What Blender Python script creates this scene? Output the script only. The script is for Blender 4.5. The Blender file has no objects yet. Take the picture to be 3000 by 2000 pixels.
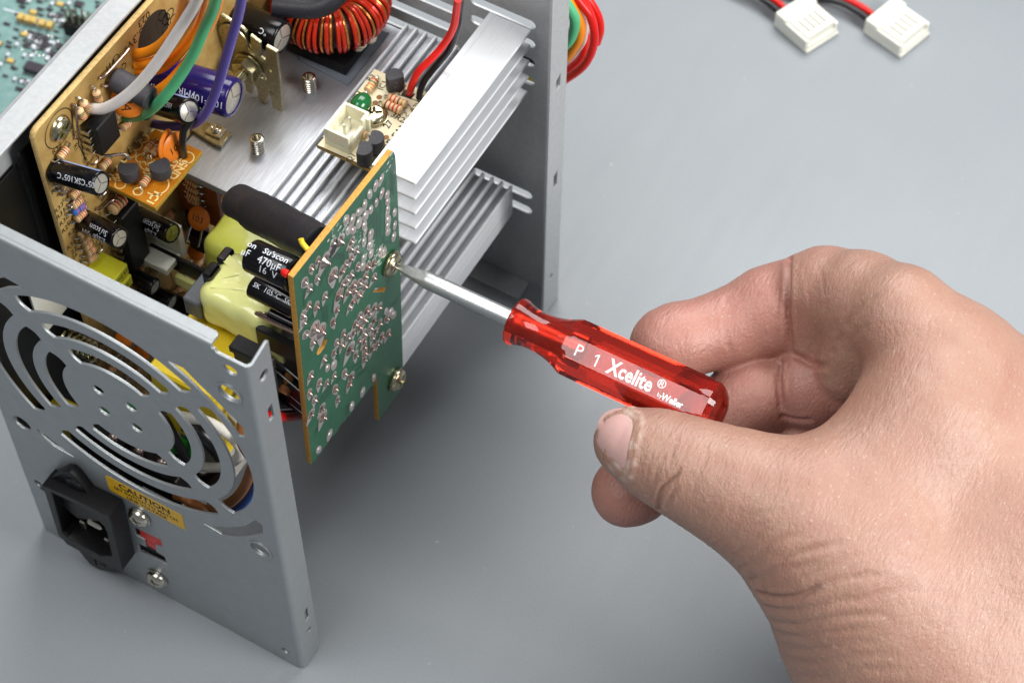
import bpy, bmesh, math, random
import numpy as np
from mathutils import Vector, Matrix

random.seed(7)
rng = np.random.default_rng(5)
S = 0.001                       # everything below is written in millimetres
scene = bpy.context.scene
COL = scene.collection
R_ = math.radians

# ---------------------------------------------------------------- camera
cam_d = bpy.data.cameras.new('camera')
cam_d.sensor_fit = 'HORIZONTAL'
cam_d.sensor_width = 36
cam_d.lens = 74.07
cam_d.clip_start = 0.02
cam_d.clip_end = 20
cam_d.dof.use_dof = True
cam_d.dof.focus_distance = 0.505
cam_d.dof.aperture_fstop = 24
cam = bpy.data.objects.new('camera', cam_d)
cam.location = (0.2510, -0.1821, 0.5192)
cam.rotation_euler = (0.5877, -0.00483, 0.51756)
COL.objects.link(cam)
scene.camera = cam

# ---------------------------------------------------------------- light
world = bpy.data.worlds.new('World')
scene.world = world
world.use_nodes = True
bg = world.node_tree.nodes['Background']
bg.inputs[0].default_value = (0.93, 0.97, 1.0, 1)
bg.inputs[1].default_value = 0.20


def area(name, loc, target, sx, sy, power, col=(1, 1, 1)):
    d = bpy.data.lights.new(name, 'AREA')
    d.shape = 'RECTANGLE'
    d.size = sx * S
    d.size_y = sy * S
    d.energy = power
    d.color = col
    o = bpy.data.objects.new(name, d)
    COL.objects.link(o)
    o.location = Vector(loc) * S
    o.rotation_euler = (Vector(target) - Vector(loc)).to_track_quat('-Z', 'Y').to_euler()
    return o


area('softbox_back', (0, 560, 680), (80, 100, 20), 640, 400, 6.4, (1.0, 0.99, 0.97))
area('softbox_top', (-40, -210, 800), (60, 40, 40), 400, 400, 3.5, (1.0, 0.99, 0.98))
area('softbox_side', (640, 110, 440), (170, 80, 70), 300, 300, 5.0, (1.0, 0.98, 0.95))

scene.view_settings.view_transform = 'Standard'
scene.view_settings.look = 'None'
scene.view_settings.exposure = 0
scene.view_settings.gamma = 1
scene.cycles.max_bounces = 10
scene.cycles.transmission_bounces = 10
scene.cycles.caustics_reflective = False
scene.cycles.caustics_refractive = False

# ---------------------------------------------------------------- materials


def srgb(r, g, b):
    def f(c):
        c /= 255.0
        return c / 12.92 if c <= 0.04045 else ((c + 0.055) / 1.055) ** 2.4
    return (f(r), f(g), f(b), 1)


MATS = {}


def mat(name, col, rough=0.5, metal=0.0, var=0.10, vscale=300, bump=0.0, bscale=2000, stretch=None, spec=0.5,
        trans=0.0, ior=1.46, coat=0.0, col2=None, sss=0.0, rvar=0.1):
    """Principled material: base colour broken up by noise, roughness noise and a fine bump. scales are per metre."""
    if name in MATS:
        return MATS[name]
    m = bpy.data.materials.new(name)
    m.use_nodes = True
    nt = m.node_tree
    b = nt.nodes['Principled BSDF']
    L = nt.links.new
    tc = nt.nodes.new('ShaderNodeTexCoord')
    mp = nt.nodes.new('ShaderNodeMapping')
    L(tc.outputs['Object'], mp.inputs[0])
    if stretch:
        mp.inputs['Scale'].default_value = stretch
    n1 = nt.nodes.new('ShaderNodeTexNoise')
    n1.inputs['Scale'].default_value = vscale
    n1.inputs['Detail'].default_value = 6
    n1.inputs['Roughness'].default_value = 0.65
    L(mp.outputs[0], n1.inputs['Vector'])
    mx = nt.nodes.new('ShaderNodeMix')
    mx.data_type = 'RGBA'
    c2 = col2 or tuple(max(0, c * (1 - 2.2 * var)) for c in col[:3]) + (1,)
    c1 = tuple(min(1, c * (1 + var)) for c in col[:3]) + (1,) if not col2 else col
    mx.inputs[6].default_value = c1
    mx.inputs[7].default_value = c2
    rp = nt.nodes.new('ShaderNodeValToRGB')
    rp.color_ramp.elements[0].position = 0.32
    rp.color_ramp.elements[1].position = 0.72
    L(n1.outputs['Fac'], rp.inputs[0])
    L(rp.outputs[0], mx.inputs[0])
    L(mx.outputs[2], b.inputs['Base Color'])
    b.inputs['Metallic'].default_value = metal
    rr = nt.nodes.new('ShaderNodeMapRange')
    rr.inputs['To Min'].default_value = max(0.02, rough - rvar)
    rr.inputs['To Max'].default_value = min(1, rough + rvar)
    L(n1.outputs['Fac'], rr.inputs[0])
    L(rr.outputs[0], b.inputs['Roughness'])
    b.inputs['Specular IOR Level'].default_value = spec
    b.inputs['IOR'].default_value = ior
    b.inputs['Transmission Weight'].default_value = trans
    b.inputs['Coat Weight'].default_value = coat
    if sss:
        b.inputs['Subsurface Weight'].default_value = sss
        b.inputs['Subsurface Radius'].default_value = (1, 0.5, 0.3)
        b.inputs['Subsurface Scale'].default_value = 0.001
    if bump:
        n2 = nt.nodes.new('ShaderNodeTexNoise')
        n2.inputs['Scale'].default_value = bscale
        n2.inputs['Detail'].default_value = 4
        L(mp.outputs[0], n2.inputs['Vector'])
        bp = nt.nodes.new('ShaderNodeBump')
        bp.inputs['Strength'].default_value = bump
        bp.inputs['Distance'].default_value = 0.0002
        L(n2.outputs['Fac'], bp.inputs['Height'])
        L(bp.outputs[0], b.inputs['Normal'])
    MATS[name] = m
    return m


M_steel = mat('galvanised_steel', srgb(162, 167, 170), 0.44, 0.65, 0.025, 260, 0.12, 4000, rvar=0.06)
M_steel_dark = mat('galvanised_steel_inside', srgb(182, 185, 187), 0.5, 0.35, 0.05, 700, 0.12, 4000)
M_alu = mat('extruded_aluminium', srgb(226, 229, 233), 0.36, 0.2, 0.04, 500, 0.10, 1500, stretch=(6, 0.25, 6))
M_alu_brush = mat('brushed_aluminium_plate', srgb(176, 179, 186), 0.36, 0.65, 0.10, 420, 0.16, 1600, stretch=(5, 0.35, 5), rvar=0.16)
M_gold = mat('yellow_zinc_plating', srgb(176, 166, 132), 0.3, 0.95, 0.22, 1300, 0.2, 2600)
M_nickel = mat('bright_nickel', srgb(205, 200, 188), 0.2, 1.0, 0.06, 1200)
M_brassy = mat('yellow_chromate_screw', srgb(196, 188, 158), 0.22, 1.0, 0.18, 900)
M_tin = mat('tinned_lead', srgb(205, 205, 202), 0.22, 1.0, 0.05, 2500)
M_solder = mat('solder', srgb(192, 178, 172), 0.24, 1.0, 0.2, 2200, 0.15, 3000)
M_pad = mat('dull_solder_pad', srgb(196, 191, 189), 0.36, 0.6, 0.12, 2200, 0.1, 3000)
M_tan = mat('phenolic_board', srgb(186, 158, 98), 0.55, 0, 0.14, 130, 0.08, 2500, col2=srgb(150, 112, 54))
M_tan_edge = mat('phenolic_board_edge', srgb(208, 176, 116), 0.8, 0, 0.16, 1500, 0.5, 1800)
M_cream = mat('cream_board', srgb(238, 230, 200), 0.45, 0, 0.05, 200, 0.05, 2500, col2=srgb(222, 206, 160))
M_cream_edge = mat('cream_board_edge', srgb(196, 158, 86), 0.7, 0, 0.15, 1500, 0.4, 1800)
M_orange_pcb = mat('orange_board', srgb(206, 132, 30), 0.38, 0, 0.08, 200, 0.05, 2500, col2=srgb(184, 108, 18))
M_orange_edge = mat('orange_board_edge', srgb(186, 150, 50), 0.7, 0, 0.15, 1500, 0.4, 1800)
M_brown_pcb = mat('reddish_board', srgb(140, 74, 26), 0.45, 0, 0.1, 200)
M_green = mat('green_solder_mask', srgb(33, 90, 63), 0.36, 0, 0.10, 160, 0.06, 2500, col2=srgb(28, 78, 55), coat=0.12)
M_trace = mat('green_trace', srgb(20, 66, 48), 0.33, 0, 0.05, 160, coat=0.2)
for m_ in (M_solder, M_pad):
    nt_ = m_.node_tree
    b_ = nt_.nodes['Principled BSDF']
    src_ = b_.inputs['Base Color'].links[0].from_socket
    oi_ = nt_.nodes.new('ShaderNodeObjectInfo')
    mx_ = nt_.nodes.new('ShaderNodeMix')
    mx_.data_type = 'RGBA'
    mx_.inputs[7].default_value = srgb(180, 156, 146) if m_ is M_solder else srgb(182, 172, 168)
    nt_.links.new(oi_.outputs['Random'], mx_.inputs[0])
    nt_.links.new(src_, mx_.inputs[6])
    nt_.links.new(mx_.outputs[2], b_.inputs['Base Color'])
M_green_edge = mat('board_edge', srgb(206, 158, 76), 0.75, 0, 0.14, 1600, 0.5, 1800, col2=srgb(180, 126, 52))
M_flux = mat('flux_residue', srgb(168, 190, 174), 0.7, 0, 0.2, 900)
M_black = mat('black_plastic', srgb(19, 19, 21), 0.4, 0, 0.1, 900, 0.08, 3000, spec=0.3)
M_black_gloss = mat('black_sleeve', srgb(10, 10, 15), 0.17, 0, 0.1, 500, 0.03, 1500, spec=0.4)
M_black_dull = mat('black_epoxy', srgb(58, 57, 62), 0.6, 0, 0.12, 1500, 0.35, 4000)
M_shrink = mat('heat_shrink', srgb(38, 38, 44), 0.46, 0, 0.14, 900, 0.35, 2600, spec=0.4)
M_film = mat('black_insulating_film', srgb(20, 21, 22), 0.35, 0, 0.2, 60)
M_purple = mat('indigo_sleeve', srgb(30, 18, 86), 0.17, 0, 0.1, 300)
M_captop = mat('aluminium_can_top', srgb(205, 200, 190), 0.42, 0.7, 0.06, 1500)
M_stripe = mat('pale_blue_stripe', srgb(150, 165, 205), 0.3, 0, 0.03, 500)
M_print = mat('white_print', srgb(225, 230, 240), 0.5, 0, 0.05, 900)
M_inkb = mat('black_silkscreen', srgb(46, 36, 22), 0.6, 0, 0.15, 900)
M_inkc = mat('cream_silkscreen', srgb(250, 222, 150), 0.6, 0, 0.06, 900)
M_body = mat('resistor_body', srgb(222, 186, 140), 0.35, 0, 0.07, 900)
M_bodyb = mat('blue_resistor_body', srgb(70, 120, 200), 0.35, 0, 0.07, 900)
M_red = mat('band_red', srgb(196, 44, 34), 0.4)
M_brown = mat('band_brown', srgb(96, 48, 28), 0.4)
M_bgreen = mat('band_green', srgb(30, 120, 60), 0.4)
M_borange = mat('band_orange', srgb(224, 100, 30), 0.4)
M_bgold = mat('band_gold', srgb(190, 150, 70), 0.3, 0.5)
M_bblack = mat('band_black', srgb(28, 24, 22), 0.4)
M_bviolet = mat('band_violet', srgb(80, 60, 130), 0.4)
M_worange = mat('orange_wire', srgb(240, 140, 24), 0.36, 0, 0.03, 200, spec=0.4)
M_wgrey = mat('grey_wire', srgb(204, 200, 198), 0.4, 0, 0.03, 200, spec=0.4)
M_wgreen = mat('green_wire', srgb(84, 178, 126), 0.38, 0, 0.03, 200, spec=0.4)
M_wgreen2 = mat('bright_green_wire', srgb(40, 150, 50), 0.38, 0, 0.03, 200, spec=0.4)
M_wpurple = mat('purple_wire', srgb(86, 74, 158), 0.38, 0, 0.03, 200, spec=0.4)
M_wblack = mat('black_wire', srgb(24, 24, 28), 0.32, 0, 0.05, 200, spec=0.5)
M_wred = mat('red_wire', srgb(214, 28, 24), 0.36, 0, 0.03, 200, spec=0.4)
M_wwhite = mat('white_wire', srgb(222, 218, 208), 0.4, 0, 0.03, 200, spec=0.4)
M_wbrown = mat('brown_wire', srgb(134, 84, 44), 0.36, 0, 0.03, 200, spec=0.4)
M_wblue = mat('blue_wire', srgb(56, 110, 210), 0.34, 0, 0.03, 200, spec=0.4)
M_enamel = mat('red_enamel_wire', srgb(206, 48, 24), 0.24, 0.25, 0.1, 500, coat=0.4)
M_copper = mat('copper_wire', srgb(226, 150, 82), 0.25, 0.8, 0.1, 500)
M_disc = mat('orange_ceramic', srgb(222, 122, 34), 0.4, 0, 0.06, 500)
M_gcap = mat('green_film_cap', srgb(16, 96, 48), 0.18, 0, 0.1, 500, coat=0.4)
M_tape = mat('pale_yellow_tape', srgb(232, 234, 152), 0.2, 0, 0.03, 120, 0.25, 260, coat=0.4)
M_tape2 = mat('olive_yellow_tape', srgb(176, 180, 76), 0.24, 0, 0.08, 120, 0.05, 400, coat=0.3)
M_yellow = mat('yellow_box', srgb(226, 196, 38), 0.4, 0, 0.05, 150, 0.05, 1500)
M_lemon = mat('lemon_film_cap', srgb(216, 214, 50), 0.42, 0, 0.04, 200)
M_ferrite = mat('ferrite', srgb(96, 100, 106), 0.5, 0.2, 0.1, 900)
M_white = mat('white_nylon', srgb(222, 222, 212), 0.38, 0, 0.02, 200, sss=0.2)
M_ivory = mat('ivory_nylon', srgb(236, 232, 208), 0.38, 0, 0.02, 200, sss=0.2)
M_label = mat('yellow_label', srgb(226, 176, 28), 0.4, 0, 0.06, 400)
M_switch = mat('red_switch', srgb(214, 40, 26), 0.36, 0, 0.05, 400)
M_teal = mat('teal_board', srgb(112, 152, 148), 0.4, 0, 0.12, 300, col2=srgb(146, 178, 175))
M_chip = mat('chip_plastic', srgb(62, 56, 66), 0.5, 0, 0.08, 900)
M_goldpad = mat('amber_tantalum', srgb(222, 190, 110), 0.4, 0, 0.08, 400)
M_blade = mat('satin_steel_shaft', srgb(216, 218, 220), 0.33, 0.9, 0.08, 3000, 0.22, 6000)
M_foam = mat('white_glue', srgb(224, 218, 200), 0.7, 0, 0.1, 1500, 0.6, 1500)

# ---------------------------------------------------------------- geometry helpers


def V3(p):
    return np.array(p, float)


def unit(v):
    v = np.array(v, float)
    return v / (np.linalg.norm(v) + 1e-12)


def axes(n, hint=(0, 0, 1)):
    """right-handed frame (u, v, n)"""
    n = unit(n)
    h = np.array(hint, float)
    if abs(np.dot(h, n)) > 0.95:
        h = np.array((1.0, 0, 0)) if abs(n[0]) < 0.9 else np.array((0, 1.0, 0))
    v = unit(h - n * np.dot(h, n))
    u = np.cross(v, n)
    return u, v, n


class MB:
    """collects shapes and links them as ONE mesh object"""

    def __init__(self):
        self.v, self.f, self.m = [], [], []

    def add(self, verts, faces, mi=0, o=None, ax=None):
        b = len(self.v)
        verts = np.asarray(verts, float).reshape(-1, 3)
        if ax is not None:
            verts = verts[:, :1] * ax[0] + verts[:, 1:2] * ax[1] + verts[:, 2:3] * ax[2]
        if o is not None:
            verts = verts + V3(o)
        self.v.extend(map(tuple, verts))
        for f in faces:
            self.f.append(tuple(b + i for i in f))
            self.m.append(mi)
        return self

    def box(self, lo, hi, mi=0, c=0.0, o=None, ax=None):
        """axis box; c = chamfer"""
        lo, hi = np.minimum(lo, hi), np.maximum(lo, hi)
        if c <= 0:
            x0, y0, z0 = lo
            x1, y1, z1 = hi
            vs = [(x0, y0, z0), (x1, y0, z0), (x1, y1, z0), (x0, y1, z0), (x0, y0, z1), (x1, y0, z1), (x1, y1, z1), (x0, y1, z1)]
            fs = [(0, 3, 2, 1), (4, 5, 6, 7), (0, 1, 5, 4), (1, 2, 6, 5), (2, 3, 7, 6), (3, 0, 4, 7)]
            return self.add(vs, fs, mi, o, ax)
        c = min(c, 0.45 * min(np.array(hi) - np.array(lo)))
        vs = []
        idx = {}
        for sx in (0, 1):
            for sy in (0, 1):
                for sz in (0, 1):
                    P = [hi[0] if sx else lo[0], hi[1] if sy else lo[1], hi[2] if sz else lo[2]]
                    sg = [-1 if sx else 1, -1 if sy else 1, -1 if sz else 1]
                    for a in range(3):
                        q = list(P)
                        for b in range(3):
                            if b != a:
                                q[b] += sg[b] * c
                        idx[(sx, sy, sz, a)] = len(vs)
                        vs.append(q)
        fs = []
        for a in range(3):
            b, d = (a + 1) % 3, (a + 2) % 3
            for s in (0, 1):
                def K(i, j):
                    k = [0, 0, 0]
                    k[a], k[b], k[d] = s, i, j
                    return idx[tuple(k) + (a,)]
                q = [K(0, 0), K(1, 0), K(1, 1), K(0, 1)]
                fs.append(tuple(q if s else q[::-1]))
        for a in range(3):          # edges along a
            b, d = (a + 1) % 3, (a + 2) % 3
            for i in (0, 1):
                for j in (0, 1):
                    def K(s, w):
                        k = [0, 0, 0]
                        k[a], k[b], k[d] = s, i, j
                        return idx[tuple(k) + (w,)]
                    q = [K(0, b), K(1, b), K(1, d), K(0, d)]
                    fs.append(tuple(q if (i == j) else q[::-1]))
        for sx in (0, 1):
            for sy in (0, 1):
                for sz in (0, 1):
                    q = [idx[(sx, sy, sz, a)] for a in range(3)]
                    fs.append(tuple(q if (sx + sy + sz) % 2 else q[::-1]))
        return self.add(vs, fs, mi, o, ax)

    def lathe(self, o, n, prof, seg=16, mi=0, hint=(0, 0, 1), mis=None, cap=True, sq=None):
        """profile of (t along n, radius); mis = material per band; sq = superellipse power or list"""
        u, v, n = axes(n, hint)
        vs = []
        for (t, r) in prof:
            for k in range(seg):
                a = 2 * math.pi * (k + 0.5) / seg
                vs.append(V3(o) + n * t + (u * math.cos(a) + v * math.sin(a)) * max(r, 1e-4))
        fs, ms = [], []
        for i in range(len(prof) - 1):
            for k in range(seg):
                k2 = (k + 1) % seg
                fs.append((i * seg + k, i * seg + k2, (i + 1) * seg + k2, (i + 1) * seg + k))
                ms.append(mis[i] if mis else mi)
        if cap:
            fs.append(tuple(range(seg))[::-1])
            ms.append(mis[0] if mis else mi)
            fs.append(tuple((len(prof) - 1) * seg + k for k in range(seg)))
            ms.append(mis[-1] if mis else mi)
        b = len(self.v)
        self.v.extend(map(tuple, vs))
        for f, m in zip(fs, ms):
            self.f.append(tuple(b + i for i in f))
            self.m.append(m)
        return self

    def tube(self, pts, r, seg=10, mi=0, smooth=4, flat=None):
        P = spline(pts, smooth) if smooth > 1 and len(pts) > 2 else [V3(p) for p in pts]
        rr = r if isinstance(r, (list, tuple)) else [r] * len(P)
        if len(rr) != len(P):
            rr = list(np.interp(np.linspace(0, 1, len(P)), np.linspace(0, 1, len(rr)), rr))
        vs = []
        prev = None
        for i, p in enumerate(P):
            t = unit(P[min(i + 1, len(P) - 1)] - P[max(i - 1, 0)])
            if prev is None:
                u, v, _ = axes(t, (0.13, 0.3, 1))
            else:
                v = unit(prev - t * np.dot(prev, t))
                u = np.cross(v, t)
            prev = v
            for k in range(seg):
                a = 2 * math.pi * k / seg
                vs.append(p + (u * math.cos(a) + v * math.sin(a) * (flat or 1)) * rr[i])
        fs = []
        for i in range(len(P) - 1):
            for k in range(seg):
                k2 = (k + 1) % seg
                fs.append((i * seg + k, i * seg + k2, (i + 1) * seg + k2, (i + 1) * seg + k))
        fs.append(tuple(range(seg))[::-1])
        fs.append(tuple((len(P) - 1) * seg + k for k in range(seg)))
        return self.add(vs, fs, mi)

    def prism(self, poly, h0, h1, o, ax, mi=0, mi_side=None, bevel=0.0, holes=()):
        vs, fs, side = plate2d(poly, holes, h1 - h0, bevel)
        vs = vs + np.array((0, 0, (h0 + h1) / 2))
        b = len(self.f)
        self.add(vs, fs, mi, o, ax)
        if mi_side is not None:
            for i, s in enumerate(side):
                if s:
                    self.m[b + i] = mi_side
        return self

    def text(self, s, size, o, ax, mi=0, h=0.02, bold=0.0, sx=1.0, shear=0.0, align='CENTER'):
        vs, fs = text2d(s, size, bold, align, shear)
        vs = vs * np.array((sx, 1, 0)) + np.array((0, 0, h))
        return self.add(vs, fs, mi, o, ax)

    def text_cyl(self, s, size, o, n, r, ang, mi=0, up=1, sx=1.0, bold=0.0, hint=(0, 0, 1), along=True, t0=0.0):
        """lettering wrapped on a cylinder with axis n from o; text runs along the axis, ang = angle of its centre line"""
        u, v, n = axes(n, hint)
        vs, fs = text2d(s, size, bold, 'CENTER', 0, fine=True)
        out = []
        for (x, y, z) in vs:
            if along:
                t, w = t0 + up * x * sx, -up * y
            else:
                t, w = t0 + up * y, up * x * sx
            a = ang + w / r
            out.append(V3(o) + n * t + (u * math.cos(a) + v * math.sin(a)) * (r + 0.03))
        return self.add(out, fs, mi)

    def build(self, name, mats, parent=None, flat=False, angle=40):
        me = bpy.data.meshes.new(name)
        base = np.array(parent_world(parent)) if parent is not None else np.zeros(3)
        vs = (np.array(self.v, float).reshape(-1, 3) - base) * S
        me.from_pydata([tuple(q) for q in vs], [], self.f)
        mats = mats if isinstance(mats, (list, tuple)) else [mats]
        for m in mats:
            me.materials.append(m)
        if len(mats) > 1:
            me.polygons.foreach_set('material_index', np.array(self.m, dtype=np.int32))
        if not flat:
            me.shade_smooth()
            me.set_sharp_from_angle(angle=R_(angle))
        me.update()
        o = bpy.data.objects.new(name, me)
        COL.objects.link(o)
        if parent is not None:
            o.parent = parent
        return o


BASE = {}


def parent_world(o):
    """world position in mm of a thing's or part's origin"""
    p = np.zeros(3)
    while o is not None:
        p = p + np.array(o.location) / S
        o = o.parent
    return p


def spline(pts, n):
    P = [V3(p) for p in pts]
    P = [2 * P[0] - P[1]] + P + [2 * P[-1] - P[-2]]
    out = []
    for i in range(1, len(P) - 2):
        a, b, c, d = P[i - 1:i + 3]
        for k in range(n):
            t = k / n
            out.append(0.5 * (2 * b + (c - a) * t + (2 * a - 5 * b + 4 * c - d) * t * t + (3 * b - a - 3 * c + d) * t ** 3))
    out.append(P[-2])
    return out


def plate2d(outer, holes, t, bevel=0.0):
    """flat polygon with holes, thickness t, via a filled 2D curve; returns verts, faces, is_side flags"""
    cu = bpy.data.curves.new('outline', 'CURVE')
    cu.dimensions = '2D'
    cu.fill_mode = 'BOTH'
    for poly in [outer] + list(holes):
        sp = cu.splines.new('POLY')
        sp.points.add(len(poly) - 1)
        for q, (x, y) in zip(sp.points, poly):
            q.co = (x, y, 0, 1)
        sp.use_cyclic_u = True
    if bevel > 0:
        cu.bevel_depth = bevel
        cu.bevel_resolution = 1
        cu.offset = -bevel
    cu.extrude = max(t / 2 - bevel, 1e-4)
    ob = bpy.data.objects.new('outline', cu)
    me = ob.to_mesh()
    vs = np.array([v.co[:] for v in me.vertices])
    fs = [tuple(p.vertices) for p in me.polygons]
    nz = [abs(p.normal.z) < 0.9 for p in me.polygons]
    ob.to_mesh_clear()
    bpy.data.objects.remove(ob)
    bpy.data.curves.remove(cu)
    return vs, fs, nz


TXT = {}


def text2d(s, size, bold=0.0, align='CENTER', shear=0.0, fine=False):
    key = (s, round(size, 3), bold, align, shear, fine)
    if key not in TXT:
        cu = bpy.data.curves.new('txt', 'FONT')
        cu.body = s
        cu.size = size
        cu.align_x = align
        cu.align_y = 'CENTER'
        cu.offset = bold * size
        cu.shear = shear
        cu.resolution_u = 2
        cu.fill_mode = 'FRONT'
        ob = bpy.data.objects.new('txt', cu)
        me = ob.to_mesh()
        vs = np.array([v.co[:] for v in me.vertices]).reshape(-1, 3)
        fs = [tuple(p.vertices) for p in me.polygons]
        if fine:                    # short edges, so the letters follow a round can
            bm = bmesh.new()
            bm.from_mesh(me)
            bmesh.ops.triangulate(bm, faces=bm.faces)
            for _ in range(4):
                es = [e for e in bm.edges if e.calc_length() > 0.45]
                if not es:
                    break
                bmesh.ops.subdivide_edges(bm, edges=es, cuts=1)
                bmesh.ops.triangulate(bm, faces=bm.faces)
            bm.verts.index_update()
            vs = np.array([v.co[:] for v in bm.verts]).reshape(-1, 3)
            fs = [tuple(v.index for v in p.verts) for p in bm.faces]
            bm.free()
        ob.to_mesh_clear()
        bpy.data.objects.remove(ob)
        bpy.data.curves.remove(cu)
        TXT[key] = (vs, fs)
    return TXT[key]


def thing(name, loc, label, cat, group=None):
    o = bpy.data.objects.new(name, None)
    o.empty_display_size = 0.01
    COL.objects.link(o)
    o.location = Vector(loc) * S
    tag(o, label, cat, group)
    return o


def tag(o, label, cat, group=None):
    o['label'] = label
    o['category'] = cat
    if group:
        o['group'] = group
    return o


def dup(o, parent, loc, rot=None, scale=None):
    """another object sharing o's mesh, placed at loc (mm, world)"""
    c = o.copy()
    COL.objects.link(c)
    c.parent = parent
    c.location = (Vector(loc) - Vector(parent_world(parent))) * S
    if rot is not None:
        c.rotation_euler = rot
    if scale is not None:
        c.scale = scale
    return c


def circ(cx, cy, r, n=20, ry=None, a0=0.0):
    return [(cx + r * math.cos(a0 + 2 * math.pi * k / n), cy + (ry or r) * math.sin(a0 + 2 * math.pi * k / n)) for k in range(n)]


def slot(x0, y0, x1, y1, w, n=6):
    """stadium-shaped hole"""
    d = unit((x1 - x0, y1 - y0))
    a = math.atan2(d[1], d[0])
    r = w / 2
    p = []
    for k in range(n + 1):
        t = a - math.pi / 2 + math.pi * k / n
        p.append((x1 - d[0] * r + r * math.cos(t), y1 - d[1] * r + r * math.sin(t)))
    for k in range(n + 1):
        t = a + math.pi / 2 + math.pi * k / n
        p.append((x0 + d[0] * r + r * math.cos(t), y0 + d[1] * r + r * math.sin(t)))
    return p


def arc_slot(cx, cy, r0, r1, a0, a1, n=18, rnd=0.35):
    """annular slot with softened corners, angles in degrees"""
    a0, a1 = R_(a0), R_(a1)
    p = []
    rm = (r0 + r1) / 2
    h = (r1 - r0) / 2

    def pt(a, r):
        return (cx + r * math.cos(a), cy + r * math.sin(a))
    for k in range(n + 1):
        p.append(pt(a0 + (a1 - a0) * k / n, r1))
    e = h / rm
    for k in (1, 2, 3):
        t = k / 4
        p.append(pt(a1 + e * rnd * math.sin(math.pi * t), r1 + (r0 - r1) * t))
    for k in range(n + 1):
        p.append(pt(a1 + (a0 - a1) * k / n, r0))
    for k in (1, 2, 3):
        t = k / 4
        p.append(pt(a0 - e * rnd * math.sin(math.pi * t), r0 + (r1 - r0) * t))
    return p


# ---------------------------------------------------------------- small electronic parts

RES_MATS = None
BAND = {'r': 1, 'n': 2, 'g': 3, 'o': 4, 'd': 5, 'k': 6, 'v': 7}


def resistor(parent, a, b, pn, bands='rnrd', r=0.95, body=None, depth=1.6, span=1.0):
    """axial resistor: body from a to b, leads bent down along -pn"""
    a, b = V3(a), V3(b)
    d = unit(b - a)
    L = np.linalg.norm(b - a)
    pn = unit(pn)
    mb = MB()
    prof, mis = [], []
    k = len(bands)
    prof.append((0, r * 0.45))
    prof.append((0.10 * L, r * 0.96))
    mis.append(0)
    x = 0.10
    prof.append((0.18 * L, r * 1.04))
    mis.append(0)
    x0, w, g = 0.18, 0.075, (0.82 - 0.18 - 4 * 0.075) / 3
    for i, c in enumerate(bands):
        prof.append(((x0 + w) * L, r * (1.0 if i in (0, 3) else 0.93)))
        mis.append(BAND[c])
        x0 += w
        if i < k - 1:
            prof.append(((x0 + g) * L, r * (0.93 if i < 2 else 1.0)))
            mis.append(0)
            x0 += g
    prof.append((0.92 * L, r * 0.98))
    mis.append(0)
    prof.append((L, r * 0.45))
    mis.append(0)
    mb.lathe(a, d, prof, 10, mis=mis, hint=pn)
    for e, s in ((a, -1), (b, 1)):
        q = e + d * s * span
        mb.tube([e, e + d * s * span * 0.6, q - pn * 0.35, q - pn * depth], 0.27, 6, 8, smooth=2)
    return mb.build('resistor', [body or M_body, M_red, M_brown, M_bgreen, M_borange, M_bgold, M_bblack, M_bviolet, M_tin], parent)


def capacitor(parent, base, tip, r, sleeve=None, texts=(), stripe=None, vent='Y', hint=(0, 0, 1), label=None, seg=28, dome=False, top=None):
    """radial electrolytic can. texts: (string, size, t along axis 0..1, angle deg, up)"""
    base, tip = V3(base), V3(tip)
    d = unit(tip - base)
    L = np.linalg.norm(tip - base)
    mb = MB()
    g = 0.10 * r
    rim = r * 0.80
    mb.lathe(base, d, [(0, r * 0.88), (0.02 * L, r), (0.06 * L, r), (0.085 * L, r * 0.95), (0.11 * L, r), (L - 0.16 * r, r), (L - 0.05 * r, r * 0.965),
                       (L, r * 0.90), (L, rim), (L - 0.07 * r, rim * 0.985)], seg, hint=hint, cap=True)
    for s in (-0.35, 0.35):
        u, v, _ = axes(d, hint)
        mb.tube([base + u * s * r, base + u * s * r - d * 1.5], 0.3, 6, 1, smooth=1)
    if stripe is not None:
        a0, a1 = R_(stripe[0]), R_(stripe[1])
        u, v, _ = axes(d, hint)
        vs, fs = [], []
        n = 8
        for k in range(n + 1):
            a = a0 + (a1 - a0) * k / n
            e = (u * math.cos(a) + v * math.sin(a)) * (r + 0.02)
            vs += [base + d * 0.12 * L + e, base + d * (L - 0.16 * r) + e]
            if k:
                i = 2 * k
                fs.append((i - 2, i, i + 1, i - 1))
        mb.add(vs, fs, 2)
    o = mb.build('capacitor', [sleeve or M_black_gloss, M_tin, M_stripe], parent)
    if label:
        o['label'] = label
    # can top with its pressed vent
    tb = MB()
    u, v, _ = axes(d, hint)
    tb.lathe(tip - d * 0.07 * r, d, [(0, rim * 0.97), (0.02, rim * 0.96)], seg, hint=hint)
    if vent == 'Y':
        for a in (90, 210, 330):
            e = u * math.cos(R_(a)) + v * math.sin(R_(a))
            w = np.cross(d, e)
            tb.add([tip + e * 0.05 * r + w * 0.035 * r - d * (0.07 * r - 0.03), tip + e * rim * 0.93 + w * 0.035 * r - d * (0.07 * r - 0.03),
                    tip + e * rim * 0.93 - w * 0.035 * r - d * (0.07 * r - 0.06), tip + e * 0.05 * r - w * 0.035 * r - d * (0.07 * r - 0.06)], [(3, 2, 1, 0)], 1)
    tb.build('can_top', [top or M_captop, M_tin], o)
    if texts:
        t = MB()
        for (s, size, tt, ang, upd) in texts:
            t.text_cyl(s, size, base, d, r, R_(ang), 0, upd, hint=hint, t0=tt * L)
        t.build('lettering', M_print, o)
    return o


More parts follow.
